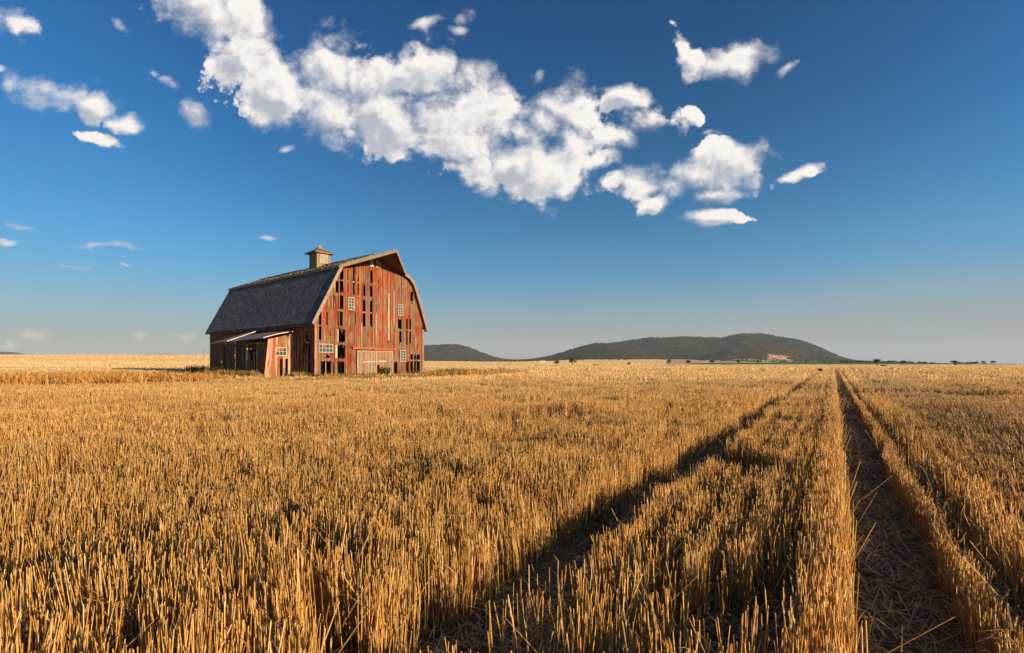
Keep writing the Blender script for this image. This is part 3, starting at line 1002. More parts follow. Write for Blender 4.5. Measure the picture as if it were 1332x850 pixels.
def plank_wall(mb, smax, holes, ztop, width, T, cols, y0=0.0, thick=0.028, seed=1, gap=0.008, missing=0.0, zbase=-0.15):
    """vertical boards over 0..smax; T(s, depth, z) maps into the barn's frame"""
    rd = random.Random(seed)
    cuts = {0.0, smax}
    for h in holes: cuts.add(h[0]); cuts.add(h[1])
    cuts = sorted(c for c in cuts if 0 <= c <= smax)
    bounds = []
    for a, b in zip(cuts[:-1], cuts[1:]):
        n = max(1, round((b - a) / width))
        ws = [rd.uniform(0.75, 1.3) for _ in range(n)]
        tot = sum(ws)
        q = a
        for w in ws:
            bounds.append((q, q + w / tot * (b - a)))
            q += w / tot * (b - a)
    for a, b in bounds:
        if b - a < 0.02: continue
        mid = (a + b) / 2
        cuts_ = sorted([(h[2], h[3]) for h in holes if h[0] <= mid <= h[1]])
        z0 = zbase + rd.uniform(-0.03, 0.12)
        top = min(ztop(a), ztop(b))
        segs = []
        for c0, c1 in cuts_:
            if c0 > z0: segs.append((z0, c0 + rd.choice((-.04, 0, .04, .1, .22)) * rd.random()))
            z0 = max(z0, c1 - rd.choice((-.04, 0, .05, .1, .26)) * rd.random())
        segs.append((z0, None))
        if missing and rd.random() < missing:
            zz = rd.uniform(0.3, top - 1.2)
            segs = [(segs[0][0], zz), (zz + rd.uniform(.6, 1.6), None)]
        g = gap * rd.uniform(0.3, 2.6)
        y = y0 + rd.uniform(-0.012, 0.012)
        tilt = rd.uniform(-0.006, 0.006)
        for s0, s1 in segs:
            col = rd.choice(cols)
            k = rd.uniform(0.66, 1.12)
            col = tuple(c * k for c in col)
            zA = ztop(a) if s1 is None else s1
            zB = ztop(b) if s1 is None else s1
            if min(zA, zB) - s0 < 0.08: continue
            if rd.random() < .25 and s1 is not None: zA += rd.uniform(-.08, .08)
            # board joints at the girts
            js = [s0]
            for gz in (2.2, 3.9, 5.2, 6.45):
                if s0 + .5 < gz < min(zA, zB) - .5 and rd.random() < 0.28: js.append(gz + rd.uniform(-.1, .1))
            for i, j in enumerate(js):
                last = i == len(js) - 1
                za = zA if last else js[i + 1] - 0.006
                zb = zB if last else js[i + 1] - 0.006
                if i:
                    col = rd.choice(cols); k = rd.uniform(0.66, 1.12); col = tuple(c * k for c in col)
                yy = y + rd.uniform(-.008, .008)
                x0, x1 = a + g / 2, b - g / 2
                mb.hexa([T(x0, yy, j), T(x1, yy, j), T(x1, yy + thick, j), T(x0, yy + thick, j),
                         T(x0 + tilt, yy, za), T(x1 + tilt, yy, zb), T(x1 + tilt, yy + thick, zb), T(x0 + tilt, yy + thick, za)], col)


T_front = lambda s, d, z: (s, d, z)
T_back = lambda s, d, z: (s, BL - d, z)
T_left = lambda s, d, z: (d, s, z)
T_right = lambda s, d, z: (BW - d, s, z)

GABLE_HOLES = [(2.06, 2.36, 6.55, 8.4), (2.06, 2.36, 5.28, 6.39), (1.54, 1.89, 6.56, 7.53), (1.48, 1.68, 5.3, 6.34), (3.19, 3.36, 6.52, 8.81),
               (4.82, 5.03, 7.6, 8.63), (4.14, 4.34, 6.48, 7.44), (4.77, 4.99, 6.34, 7.37), (4.77, 4.97, 4.02, 6.18), (4.11, 4.32, 3.99, 6.19),
               (3.29, 3.45, 4.14, 5.03), (2.05, 2.27, 4.01, 5.07), (0.30, 0.50, 2.83, 5.01), (1.81, 2.5, 2.73, 3.72), (1.62, 2.5, 1.49, 2.52),
               (0.43, 1.27, 0.05, 1.26), (0.69, 1.27, 1.49, 1.79), (1.48, 1.63, 0.05, 1.24), (1.89, 2.45, 0.06, 1.24),
               (7.54, 7.92, 4.03, 4.91), (7.69, 7.9, 2.63, 3.81), (8.43, 8.56, 2.51, 4.89), (8.75, 8.93, 2.8, 4.91), (8.86, 9.14, 6.28, 7.31),
               (7.15, 7.47, 0.18, 1.24), (8.43, 8.70, 0.05, 1.24), (8.87, 9.9, -0.2, 1.88), (3.47, 6.99, -0.2, 2.2),
               (3.62, 3.72, 6.6, 7.9), (5.55, 5.62, 7.0, 8.2), (2.72, 2.78, 6.6, 8.3), (6.42, 6.5, 5.6, 6.5), (0.92, 1.0, 3.9, 5.2)]
rg_ = random.Random(44)
for _ in range(30):
    s_ = rg_.uniform(.4, 9.8)
    z_ = rg_.uniform(.4, 7.5)
    if any(a_ - .12 < s_ < b_ + .12 for a_, b_, _c, _d in [(2.7, 3.3, 0, 0), (7.45, 8.4, 0, 0), (3.4, 7.0, 0, 0) if z_ < 2.3 else (0, 0, 0, 0), (.2, 1.45, 0, 0)]): continue
    GABLE_HOLES.append((s_, s_ + rg_.uniform(.03, .075), z_, z_ + rg_.uniform(.5, 1.9)))
mb = MB()
plank_wall(mb, BW, GABLE_HOLES, lambda s: roof_z(s), 0.165, T_front, REDS, y0=0.0, seed=3, gap=0.010)
# a few silvery boards nailed over
for s, z0, z1, w in ((6.55, 3.0, 6.9, .2), (5.35, 2.5, 5.2, .16), (3.95, 2.4, 4.3, .15), (7.1, 4.2, 7.2, .18), (9.4, 2.0, 3.4, .16)):
    mb.box(s - w / 2, s + w / 2, -0.05, -0.022, z0, z1, RD.choice(BARES))
gable = mb.build('gable_wall', M_red, barn)
mb = MB()
for s, w in ((4.95, .22), (5.5, .22), (5.78, .12)):
    mb.box(s - w / 2 - .1, s + w / 2, -0.075, -0.052, 8.92, min(roof_z(s - w / 2 - .1), roof_z(s + w / 2)) - .02, (0.55, 0.42, 0.27))
mb.build('hay_door', M_bare, barn)
mb = MB()
plank_wall(mb, BW, [(3.5, 3.6, 3, 7), (6.3, 6.38, 2, 6)], lambda s: roof_z(s), 0.22, T_back, REDS, seed=9, gap=0.012)
mb.build('rear_wall', M_red, barn)
SIDE_HOLES = [(0.75, 1.0, .3, 2.9), (1.55, 1.75, 1.0, 3.4), (2.15, 2.35, .6, 3.3), (1.1, 1.3, 2.2, 3.6), (2.75, 2.9, 1.4, 3.6), (14.2, 14.4, .4, 3.2), (16.5, 16.7, .5, 3.5), (18.2, 18.35, .2, 3.0),
              (4.6, 5.2, .1, 1.9), (6.6, 8.6, .0, 2.3), (9.6, 11.4, 0.0, 2.3)]
mb = MB()
plank_wall(mb, BL, SIDE_HOLES, lambda s: 4.25, 0.21, T_left, [tuple(c * 1.15 for c in q) for q in REDS], seed=21, gap=0.02, missing=.1)
mb.build('side_wall', M_red, barn)
mb = MB()
plank_wall(mb, BL, [(3, 3.2, 1, 3), (9, 9.1, 1, 3.5)], lambda s: 4.25, 0.22, T_right, REDS, seed=31, gap=0.008)
mb.build('side_wall', M_red, barn)
# posts, girts and rafters seen through the gaps
mb = MB()
dk = (0.15, 0.10, 0.07)
lt_ = (0.40, 0.26, 0.16)
for gz, c_ in ((1.33, lt_), (2.60, lt_), (3.93, lt_), (5.18, lt_), (6.42, lt_), (7.52, lt_)):
    x0 = 0.06 if gz < 4 else EX + (gz - EZ) / (KZ - EZ) * (KX - EX) + .15
    x1 = BW - .06 if gz < 4 else 10.48 - (gz - EZ) / 3.92 * 1.40 - .2
    mb.box(x0, x1, 0.036, 0.12, gz - .055, gz + .055, lt_)
for s in (0.08, 1.70, 2.62, 3.42, 7.05, 8.12, 8.78, 10.1):
    top = min(roof_z(s) - .1, 9)
    mb.box(s - .06, s + .06, 0.125, 0.24, -.1, top, lt_ if s in (1.70, 2.62) else dk)
mb.box(0.84, 0.90, .03, .12, 0, 1.27, lt_)
mb.box(9.18, 9.27, .03, .1, 0, 1.9, lt_)
mb.box(9.5, 9.58, .03, .1, 0, 1.9, dk)
for l in np.arange(2.2, BL - .5, 3.0):
    for x in (0.12, 3.4, 6.8, BW - .12):
        mb.box(x - .09, x + .09, l - .09, l + .09, -.1, min(roof_z(x) - .25, 8.3), dk)
    mb.box(.2, BW - .2, l - .08, l + .08, 3.9, 4.1, dk)
    mb.beam((EX + .2, l + .15, EZ - .1), (KX, l + .15, KZ - .22), .1, .14, dk)
    mb.beam((10.25, l + .15, EZ - .1), (8.9, l + .15, 7.8), .1, .14, dk)
for gz in (1.3, 2.6):
    mb.box(0.035, 0.11, 0.3, BL - .3, gz - .05, gz + .05, dk)
mb.box(.26, BW - .26, 4.5, BL - .3, 2.75, 2.85, dk)      # loft floor set back from the gable
mb.build('timber_frame', M_dark, barn)
mb = MB()
mb.box(-.09, .09, -.085, -.03, -.05, 4.05, (0.40, 0.20, 0.12))
mb.build('corner_board', M_red, barn)
mb = MB()
mb.box(BW - .09, BW + .09, -.085, -.03, -.05, 4.05, (0.30, 0.17, 0.11))
mb.build('corner_board', M_red, barn)
mb = MB()
mb.box(1.80, 1.90, -.06, -.03, 2.73, 3.72, (.36, .33, .26))
mb.box(1.62, 1.80, -.06, -.03, 1.49, 2.51, (.36, .33, .26))
mb.build('window_trim', M_white, barn)

# sliding door: two leaves of bare boards, a red rail and a loose cross board
dr = MB()
x = 3.50
rd = random.Random(8)
while x < 6.95:
    w = min(rd.uniform(.10, .2), 6.97 - x)
    if w > .03:
        dr.box(x + .006, x + w - .006, -.075 + rd.uniform(-.006, .006), -.045, rd.uniform(-.05, .1) if not 5.35 < x < 5.6 else .95, 2.12, tuple(c * rd.uniform(.62, .95) * k_ for c, k_ in zip(rd.choice(BARES), (1.0, .88, .82))))
    x += w
for a, b in ((3.5, 5.18), (5.26, 6.97)):
    dr.box(a, b, -.105, -.078, 1.98, 2.10, (0.40, .22, .14))
    dr.box(a, b, -.105, -.078, .05, .18, (0.40, .24, .15))
    dr.box(a, a + .11, -.104, -.079, .18, 1.98, (0.42, .27, .18))
    dr.box(b - .11, b, -.104, -.079, .18, 1.98, (0.42, .27, .18))
door = dr.build('door', M_bare, barn)
mb = MB()
mb.beam((4.03, -.13, 1.19), (6.25, -.13, 1.25), .03, .11, (0.62, .42, .32))
mb.build('cross_board', M_bare, door)
mb = MB()
mb.box(3.1, 5.02, -.16, -.08, 2.20, 2.39, (0.46, 0.085, 0.022))
mb.box(5.07, 7.12, -.15, -.08, 2.16, 2.34, (0.42, 0.08, 0.022))
rail = mb.build('door_rail', M_red, barn)


def window(s0, s1, z0, z1, nx, nz, parent, T=T_front, y=-0.045, fr=.055):
    f = MB()
    W_ = (.36, .335, .27)
    def bx(a, b, c, d, ya, yb):
        f.hexa([T(a, ya, c), T(b, ya, c), T(b, yb, c), T(a, yb, c), T(a, ya, d), T(b, ya, d), T(b, yb, d), T(a, yb, d)], W_)
    bx(s0, s1, z0, z0 + fr, y - .03, y)
    bx(s0, s1, z1 - fr, z1, y - .03, y)
    bx(s0, s0 + fr, z0 + fr, z1 - fr, y - .03, y)
    bx(s1 - fr, s1, z0 + fr, z1 - fr, y - .03, y)
    for i in range(1, nx):
        q = s0 + fr / 2 + (s1 - s0 - fr) * i / nx
        bx(q - .019, q + .019, z0 + fr, z1 - fr, y - .024, y)
    for i in range(1, nz):
        q = z0 + fr / 2 + (z1 - z0 - fr) * i / nz
        bx(s0 + fr, s1 - fr, q - .018, q + .018, y - .022, y - .002)
    fo = f.build('window', M_white, parent)
    g = MB()
    rd = random.Random(int(s0 * 100))
    k = 0
    for i in range(nx):
        for j in range(nz):
            if rd.random() < .18: continue
            a = s0 + fr / 2 + (s1 - s0 - fr) * i / nx + .02
            b = s0 + fr / 2 + (s1 - s0 - fr) * (i + 1) / nx - .02
            c = z0 + fr / 2 + (z1 - z0 - fr) * j / nz + .02
            d = z0 + fr / 2 + (z1 - z0 - fr) * (j + 1) / nz - .02
            tl = rd.uniform(-.004, .004)
            g.hexa([T(a, y - .014 + tl, c), T(b, y - .014 - tl, c), T(b, y - .008 - tl, c), T(a, y - .008 + tl, c),
                    T(a, y - .014, d), T(b, y - .014, d), T(b, y - .008, d), T(a, y - .008, d)], (.1, .1, .1))
    g.build('window_pane', glass, fo)
    return fo


window(2.74, 3.27, 5.26, 6.27, 2, 4, barn)
window(7.50, 8.04, 5.15, 6.08, 2, 4, barn)
window(0.24, 1.43, 1.90, 2.56, 4, 2, barn)
window(7.72, 8.34, 1.21, 2.21, 2, 4, barn)


def shingled(name, P0, P1, Q0, Q1, expo, tab, thick, cols, mat, seed, parent, slip=0.03, deck=0.07, var=.28):
    """P0-P1 lower edge, Q0-Q1 upper edge; courses of separate shingles on a deck"""
    rd = random.Random(seed)
    P0, P1, Q0, Q1 = map(Vector, (P0, P1, Q0, Q1))
    nrm = (P1 - P0).cross(Q0 - P0).normalized()
    if nrm.z < 0: nrm = -nrm
    mb = MB()
    dkc = tuple(c * .6 for c in cols[0])
    lo = -nrm * deck
    mb.hexa([P0 + lo, P1 + lo, Q1 + lo, Q0 + lo, P0, P1, Q1, Q0], dkc)
    L = max((P1 - P0).length, (Q1 - Q0).length)
    H = (Q0 - P0).length
    nc = max(1, int(H / expo))
    for i in range(nc):
        v0, v1 = i / nc, (i + 1) / nc
        v1b = min(1.0, v1 + 0.25 / nc)
        off = rd.uniform(0, tab)
        x = -off
        while x < L:
            w = tab * rd.uniform(.7, 1.3)
            a, b = max(0, x) / L, min(L, x + w - 0.008) / L
            x += w
            if b <= a + .002 or rd.random() < slip * .5: continue
            def at(u, v): return (P0 + (P1 - P0) * u) * (1 - v) + (Q0 + (Q1 - Q0) * u) * v
            dv = rd.uniform(-.12, .12) / nc if rd.random() < .6 else 0
            if rd.random() < slip: dv -= .5 / nc
            lift = thick * rd.uniform(.8, 1.5)
            a0, b0 = at(a, max(0, v0 + dv)), at(b, max(0, v0 + dv + rd.uniform(-.03, .03) / nc))
            a1, b1 = at(a, v1b), at(b, v1b)
            c = tuple(q * rd.uniform(1 - var, 1 + var) for q in [1])[0]
            col = tuple(q * c for q in rd.choice(cols))
            mb.hexa([a0 + nrm * .002, b0 + nrm * .002, b1 + nrm * .002, a1 + nrm * .002,
                     a0 + nrm * lift, b0 + nrm * lift, b1 + nrm * .006, a1 + nrm * .006], col)
    return mb.build(name, mat, parent)


YF, YB = -0.30, BL + 0.30
DKS = [(0.135, 0.126, 0.124), (0.120, 0.113, 0.113), (0.145, 0.135, 0.131), (0.112, 0.107, 0.108)]
WDS = [(0.26, 0.19, 0.125), (0.32, 0.24, 0.16), (0.22, 0.155, 0.10), (0.28, 0.17, 0.12)]
shingled('lower_roof', (EX, YB, EZ), (EX, YF, EZ), (KX, YB, KZ), (KX, YF, KZ), .24, .42, .013, DKS, M_shingle, 1, barn, slip=.03, var=.14)
shingled('lower_roof', (10.50, YF, EZ), (10.50, YB, EZ), (9.08, YF, 8.0), (9.08, YB, 8.0), .30, .6, .022, WDS, M_wshingle, 2, barn)
shingled('knee_roof', (9.12, YF, 7.98), (9.12, YB, 7.98), (8.50, YF, 8.60), (8.50, YB, 8.60), .30, .6, .022, WDS, M_wshingle, 6, barn)
shingled('upper_roof', (KX - .18, YB, KZ - .02), (KX - .18, YF, KZ - .02), (AX, YB, AZ + .03), (AX, YF, AZ + .03), .26, .3, .035, WDS, M_wshingle, 3, barn, slip=.08)
shingled('upper_roof', (8.62, YF, 8.56), (8.62, YB, 8.56), (AX, YF, AZ + .03), (AX, YB, AZ + .03), .3, .5, .03, WDS, M_wshingle, 4, barn)
mb = MB()
rd = random.Random(77)
y = YF
while y < YB:
    l = rd.uniform(.8, 1.8)
    mb.beam((AX - .06, y, AZ + .05 + rd.uniform(-.02, .03)), (AX - .06, min(y + l, YB), AZ + .05 + rd.uniform(-.02, .03)), .16, .04, (0.33, .22, .15))
    y += l
mb.build('ridge_cap', M_bare, barn)
# knee trim board showing below the upper roof
mb = MB()
mb.beam((KX - .2, YF, KZ - .12), (KX - .2, YB, KZ - .12), .04, .14, (0.48, .34, .22))
mb.build('knee_board', M_bare, barn)

# hay hood: a prow running out from knee to knee
hz = AZ + .03
P_L, P_R, P_A = Vector((KX - .1, YF, KZ)), Vector((8.1, YF, 8.78)), Vector((AX, -3.0, hz))
P_M = Vector((AX, YF, hz))
mb = MB()
for a, b, c in ((P_L, P_A, P_M), (P_M, P_A, P_R)):
    nrm = (b - a).cross(c - a).normalized()
    if nrm.z < 0: nrm = -nrm
    dn = -nrm * .07
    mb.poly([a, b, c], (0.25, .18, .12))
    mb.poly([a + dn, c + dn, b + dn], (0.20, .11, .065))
mb.build('hay_hood', M_wshingle, barn)
mb = MB()
def fascia(mb, a, b, w=.05, h=.26, col=(0.29, .21, .14)):
    mb.beam(a, b, w, h, col)
fd = Vector((0, -.03, -.10))
fascia(mb, P_L + fd, P_A + fd + Vector((0, -.02, 0)))
fascia(mb, P_R + fd, P_A + fd + Vector((0, -.02, 0)), col=(.36, .26, .17))
for a in (0.25, 0.45, 0.65):
    mb.beam(P_A.lerp(P_M, 1 - a) + Vector((0, 0, -.14)), P_R.lerp(P_A, 1 - a) + Vector((-.05, .05, -.16)), .05, .09, (.22, .12, .07))
mb.beam(P_M + Vector((0, .2, -.16)), P_A + Vector((0, .1, -.16)), .1, .12, (.2, .12, .08))
mb.build('hood_fascia', M_bare, barn)
# bargeboards
for sgn, x_ in ((1, lambda s: s), (-1, lambda s: s)):
    mb = MB()
    lower = [(EX - .02, EZ - .07), (0.75, 6.1), (1.75, 8.02), (KX, 8.52)] if sgn > 0 else [(10.52, EZ - .07), (9.75, 6.15), (9.10, 7.88), (8.55, 8.44), (8.0, 8.66)]
    for (a, az_), (b, bz_) in zip(lower[:-1], lower[1:]):
        mb.beam((x_(a), YF - .03, az_), (x_(b), YF - .03, bz_ + .02), .05, .24, (0.31, .235, .165) if sgn > 0 else (.25, .18, .12))
    mb.build('bargeboard', M_bare, barn)
mb = MB()
mb.beam((EX + .02, YF, EZ - .12), (EX + .02, YB, EZ - .12), .04, .14, (.17, .12, .09))
mb.beam((BW - EX - .02, YF, EZ - .12), (BW - EX - .02, YB, EZ - .12), .04, .14, (.17, .12, .09))
mb.build('eave_board', M_dark, barn)

# cupola on the ridge
CY, CH = 8.4, 0.67
cu = MB()
rd = random.Random(3)
bz0, bz1 = 9.45, 11.15
for face in range(4):
    n = 8
    for i in range(n):
        a = -CH + 2 * CH * i / n + .006
        b = -CH + 2 * CH * (i + 1) / n - .006
        q = CH + rd.uniform(-.008, .008)
        def tr(u, d, z):
            if face == 0: return (AX + u, CY - d, z)
            if face == 1: return (AX - d, CY + u, z)
            if face == 2: return (AX + u, CY + d, z)
            return (AX + d, CY + u, z)
        col = tuple(c * rd.uniform(.8, 1.2) for c in rd.choice([(0.27, .18, .105), (.2, .135, .08), (.29, .2, .125)]))
        cu.hexa([tr(a, q - .03, bz0), tr(b, q - .03, bz0), tr(b, q, bz0), tr(a, q, bz0), tr(a, q - .03, bz1), tr(b, q - .03, bz1), tr(b, q, bz1), tr(a, q, bz1)], col)
cup = cu.build('cupola', M_bare, barn)
mb = MB()
for i in range(7):
    z = 10.18 + i * .12
    mb.hexa([(AX - .34, CY - CH - .05, z), (AX + .34, CY - CH - .05, z), (AX + .34, CY - CH - .01, z + .06), (AX - .34, CY - CH - .01, z + .06),
             (AX - .34, CY - CH - .05, z + .02), (AX + .34, CY - CH - .05, z + .02), (AX + .34, CY - CH - .01, z + .08), (AX - .34, CY - CH - .01, z + .08)], (.42, .36, .27))
for x in (-.40, .34):
    mb.box(AX + x, AX + x + .06, CY - CH - .055, CY - CH - .012, 10.12, 11.0, (.4, .31, .22))
mb.build('louver', M_white, cup)
mb = MB()
ro = .98
base = [Vector((AX + a * ro, CY + b * ro, bz1 - .02)) for a, b in ((-1, -1), (1, -1), (1, 1), (-1, 1))]
midr = [Vector((AX + a * ro * .42, CY + b * ro * .42, bz1 + .34)) for a, b in ((-1, -1), (1, -1), (1, 1), (-1, 1))]
apx = Vector((AX, CY, bz1 + .66))
for i in range(4):
    j = (i + 1) % 4
    for r0, r1 in ((0, .33), (.33, .66), (.66, 1)):
        a = base[i].lerp(midr[i], r0); b = base[j].lerp(midr[j], r0)
        c = base[j].lerp(midr[j], r1) + Vector((0, 0, -.03)); d = base[i].lerp(midr[i], r1) + Vector((0, 0, -.03))
        mb.poly([a, b, c, d], tuple(q * (.8 + .4 * r0) for q in (0.30, .21, .14)))
    mb.poly([midr[i], midr[j], apx], (.33, .24, .16))
mb.hexa([b + Vector((0, 0, -.09)) for b in base] + [b + Vector((0, 0, -.004)) for b in base], (.2, .14, .1))
mb.build('cupola_roof', M_wshingle, cup)
mb = MB()
mb.tube([apx + Vector((0, 0, -.08)), apx + Vector((0, 0, .02)), apx + Vector((0, 0, .07)), apx + Vector((0, 0, .11))], [.07, .08, .04, .01], (.5, .46, .4), 8)
mb.build('finial', M_white, cup)

# lean-to on the shady side
LY0, LY1, LP = 3.4, 12.5, 1.95
mb = MB()
rd = random.Random(17)
n = 10
T_end = lambda s, d, z: (-s, LY0 + d, z)


def end_top(s): return 3.46 - .26 * s - .04
for i in range(n):
    a = LP * i / n; b = LP * (i + 1) / n
    # outer boards splay outwards at the foot
    k0 = 0.30 * (a / LP) ** 2; k1 = 0.30 * (b / LP) ** 2
    col = tuple(c * rd.uniform(.8, 1.2) for c in rd.choice(REDS[:2] + REDS[4:5] + [(.5, .25, .16), (.55, .36, .26)]))
    zlo = -.1 + rd.uniform(0, .15)
    segs = [(zlo, end_top(a), end_top(b))]
    if i in (4, 2): segs = [(1.45, end_top(a), end_top(b))]
    for z0, za, zb in segs:
        q = (3 - z0) / 3
        mb.hexa([T_end(a + .005 + k0 * q, 0, z0), T_end(b - .005 + k1 * q, 0, z0), T_end(b - .005 + k1 * q, .03, z0), T_end(a + .005 + k0 * q, .03, z0),
                 T_end(a + .005, 0, za), T_end(b - .005, 0, zb), T_end(b - .005, .03, zb), T_end(a + .005, .03, za)], col)
lean = mb.build('lean_to', M_red, barn)
window(0.50, 1.42, 1.66, 2.32, 3, 2, lean, T=lambda s, d, z: (-s, LY0 + d, z), y=-.02, fr=.07)
# closed part of the front, posts and a low rail
mb = MB()
x = LY0 + .05
while x < 5.0:
    w = rd.uniform(.16, .24)
    mb.hexa([(-LP - .02, x, -.05), (-LP - .02, x + w - .015, -.05), (-LP + .02, x + w - .015, -.05), (-LP + .02, x, -.05),
             (-LP - .02, x, 2.75), (-LP - .02, x + w - .015, 2.75), (-LP + .02, x + w - .015, 2.75), (-LP + .02, x, 2.75)], tuple(c * rd.uniform(.7, 1.1) for c in rd.choice(REDS)))
    x += w
mb.build('wall_boards', M_red, lean)
mb = MB()
for y, h_, col in ((5.15, 2.7, (.3, .2, .13)), (7.2, 2.6, (.5, .36, .2)), (9.6, 2.6, (.25, .17, .12)), (12.3, 2.62, (.3, .2, .15))):
    mb.box(-LP - .06, -LP + .06, y - .06, y + .06, -.1, h_, col)
mb.beam((-LP, 5.1, 2.66), (-LP, 12.4, 2.60), .1, .14, (.26, .17, .12))
mb.beam((-LP + .3, 7.0, 2.25), (-LP + .6, 10.6, 1.95), .09, .1, (.42, .28, .2))
mb.beam((-LP + .05, 7.2, .2), (-LP + .1, 8.3, 1.9), .07, .07, (.42, .28, .16))
mb.box(-LP, -LP + .04, 10.3, 11.1, -.1, 1.5, (.2, .14, .1))
mb.box(-1.2, -1.16, 8.9, 9.7, -.1, 2.1, (.17, .12, .1))
mb.build('post', M_dark, lean)


def sheet(name, fn, nu, nv, thick, col, parent, mat, edge=None):
    mb = MB()
    P = [[Vector(fn(i / nu, j / nv)) for j in range(nv + 1)] for i in range(nu + 1)]
    dn = Vector((0, 0, -thick))
    for i in range(nu):
        for j in range(nv):
            mb.poly([P[i][j], P[i + 1][j], P[i + 1][j + 1], P[i][j + 1]], tuple(c * RD.uniform(.85, 1.15) for c in col))
            mb.poly([P[i][j] + dn, P[i][j + 1] + dn, P[i + 1][j + 1] + dn, P[i + 1][j] + dn], tuple(c * .6 for c in col))
    ec = edge or col
    for i in range(nu):
        for j in (0, nv):
            mb.poly([P[i][j], P[i + 1][j], P[i + 1][j] + dn, P[i][j] + dn], ec)
    for j in range(nv):
        for i in (0, nu):
            mb.poly([P[i][j], P[i][j + 1], P[i][j + 1] + dn, P[i][j] + dn], ec)
    return mb.build(name, mat, parent)


def roofA(u, v):
    # u along the wall (near to far), v outwards; sagging edge, crown bulging
    y = LY0 - .25 + (9.35) * u
    x = -.02 - (LP + .45) * v
    z_in = 3.62 - .30 * u + .10 * math.sin(u * 3.1)
    z_out = 3.04 - .26 * u + .05 * math.sin(u * 3.1)
    return (x, y, z_in * (1 - v) + z_out * v + .20 * math.sin(v * 3.14) * (.3 + u * (1 - u) * 2.6))


ra = sheet('roof', roofA, 22, 7, .07, (0.17, .155, .18), lean, M_tin, edge=(.50, .33, .25))
def roofB(u, v):
    y = 9.1 + 3.6 * u
    x = -.03 - (LP + .7) * v
    return (x, y, 3.95 - .25 * u - (1.02 - .1 * u) * v + .05 * math.sin(u * 3.1))
sheet('roof', roofB, 6, 4, .07, (.16, .15, .165), lean, M_tin, edge=(.50, .38, .26))

# dead boards fallen along the foot of the gable
for i, (s, l, ang, L_, col) in enumerate(((1.9, -.55, .12, 2.1, (.36, .15, .09)), (4.6, -.8, -.1, 1.7, (.42, .28, .2)), (6.8, -.6, .25, 1.3, (.33, .13, .08)), (-1.4, 2.3, .9, 1.6, (.4, .2, .12)))):
    mb = MB()
    mb.box(-L_ / 2, L_ / 2, -.08, .08, 0, .035, col)
    o = mb.build('fallen_board', M_bare)
    x = BO[0] + s * BX[0] + l * BY[0]; y = BO[1] + s * BX[1] + l * BY[1]
    o.location = (x, y, float(terrain(x, y)) + .05)
    o.rotation_euler = (RD.uniform(-.08, .08), RD.uniform(-.05, .05), math.atan2(BX[1], BX[0]) + ang)
    tag(o, ['reddish board lying on the ground below the wide low window of the gable', 'pale board lying on the ground before the left leaf of the barn door',
            'short red board lying on the ground at the right edge of the barn door', 'brown board lying in the weeds beside the lean-to end wall'][i], 'board', 'boards fallen from the barn')

# ------------------------------------------------------------------ trees
leaf_mat = attr_mat('leaves', rough=0.8, nscale=1.5, amt=0.35, bump=0.0, spec=0.1, transl=0.2, detail=3)
bark_mat = attr_mat('bark', rough=0.9, nscale=4, amt=0.4, bump=0.4, spec=0.1)


def tree(px, Y, H, Wd, label, name='tree', col=(0.06, 0.07, 0.025), trunk=0.3, seed=0, lobes=9, leaves=900, cat='tree', group='scattered trees on the far plain'):
    X = (px - 666) / F * Y
    rg = np.random.default_rng(seed + 100)
    z = float(terrain(X, Y))
    e = empty(name, (X, Y, z - .1))
    tag(e, label, cat, group)
    mb = MB()
    r = H * .035 + .05
    th = H * trunk
    lean_ = rg.normal(0, .04 * H, 2)
    mid = Vector((lean_[0], lean_[1], th))
    mb.tube([(0, 0, 0), (lean_[0] * .4, lean_[1] * .4, th * .5), mid, (lean_[0] * 1.5, lean_[1], th + (H - th) * .6)], [r * 1.4, r, r * .8, r * .2], (.10, .07, .05), 7)
    cents = []
    for i in range(lobes):
        an = rg.uniform(0, 2 * math.pi); q = math.sqrt(rg.uniform(0, 1)) * .62
        c = Vector((math.cos(an) * q * Wd / 2, math.sin(an) * q * Wd / 2, th + (H - th) * rg.uniform(.25, .8) * (1.05 - .35 * q)))
        cents.append(c)
        mb.tube([mid * .85, mid.lerp(c, .5) + Vector((0, 0, -.05 * H)), c], [r * .5, r * .3, r * .1], (.10, .07, .05), 5)
    mb.build('trunk', bark_mat, e)
    n = leaves
    ci = rg.integers(0, lobes, n)
    cc_ = np.array([tuple(c) for c in cents])[ci]
    lr = rg.uniform(.16, .30, lobes)[ci] * Wd
    d = rg.normal(0, 1, (n, 3)); d /= np.linalg.norm(d, axis=1)[:, None]
    p = cc_ + d * (lr * rg.uniform(.45, 1.05, n))[:, None] * np.array([1, 1, min(1.0, .75 * H / Wd)])
    p[:, 2] = np.clip(p[:, 2], th * .8, H * 1.02)
    s = Wd * rg.uniform(.02, .05, n)
    a = rg.normal(0, 1, (n, 3)); a /= np.linalg.norm(a, axis=1)[:, None]
    b = np.cross(a, rg.normal(0, 1, (n, 3))); b /= np.linalg.norm(b, axis=1)[:, None]
    a = a * s[:, None]; b = b * s[:, None]
    V_ = np.stack([p - a, p + b, p + a, p - b], 1).reshape(-1, 3)
    cl = np.array(col) * rg.uniform(.55, 1.5, (n, 1))
    quick_mesh('crown', V_, np.arange(n * 4).reshape(n, 4), np.repeat(cl, 4, 0), leaf_mat, e)
    return e


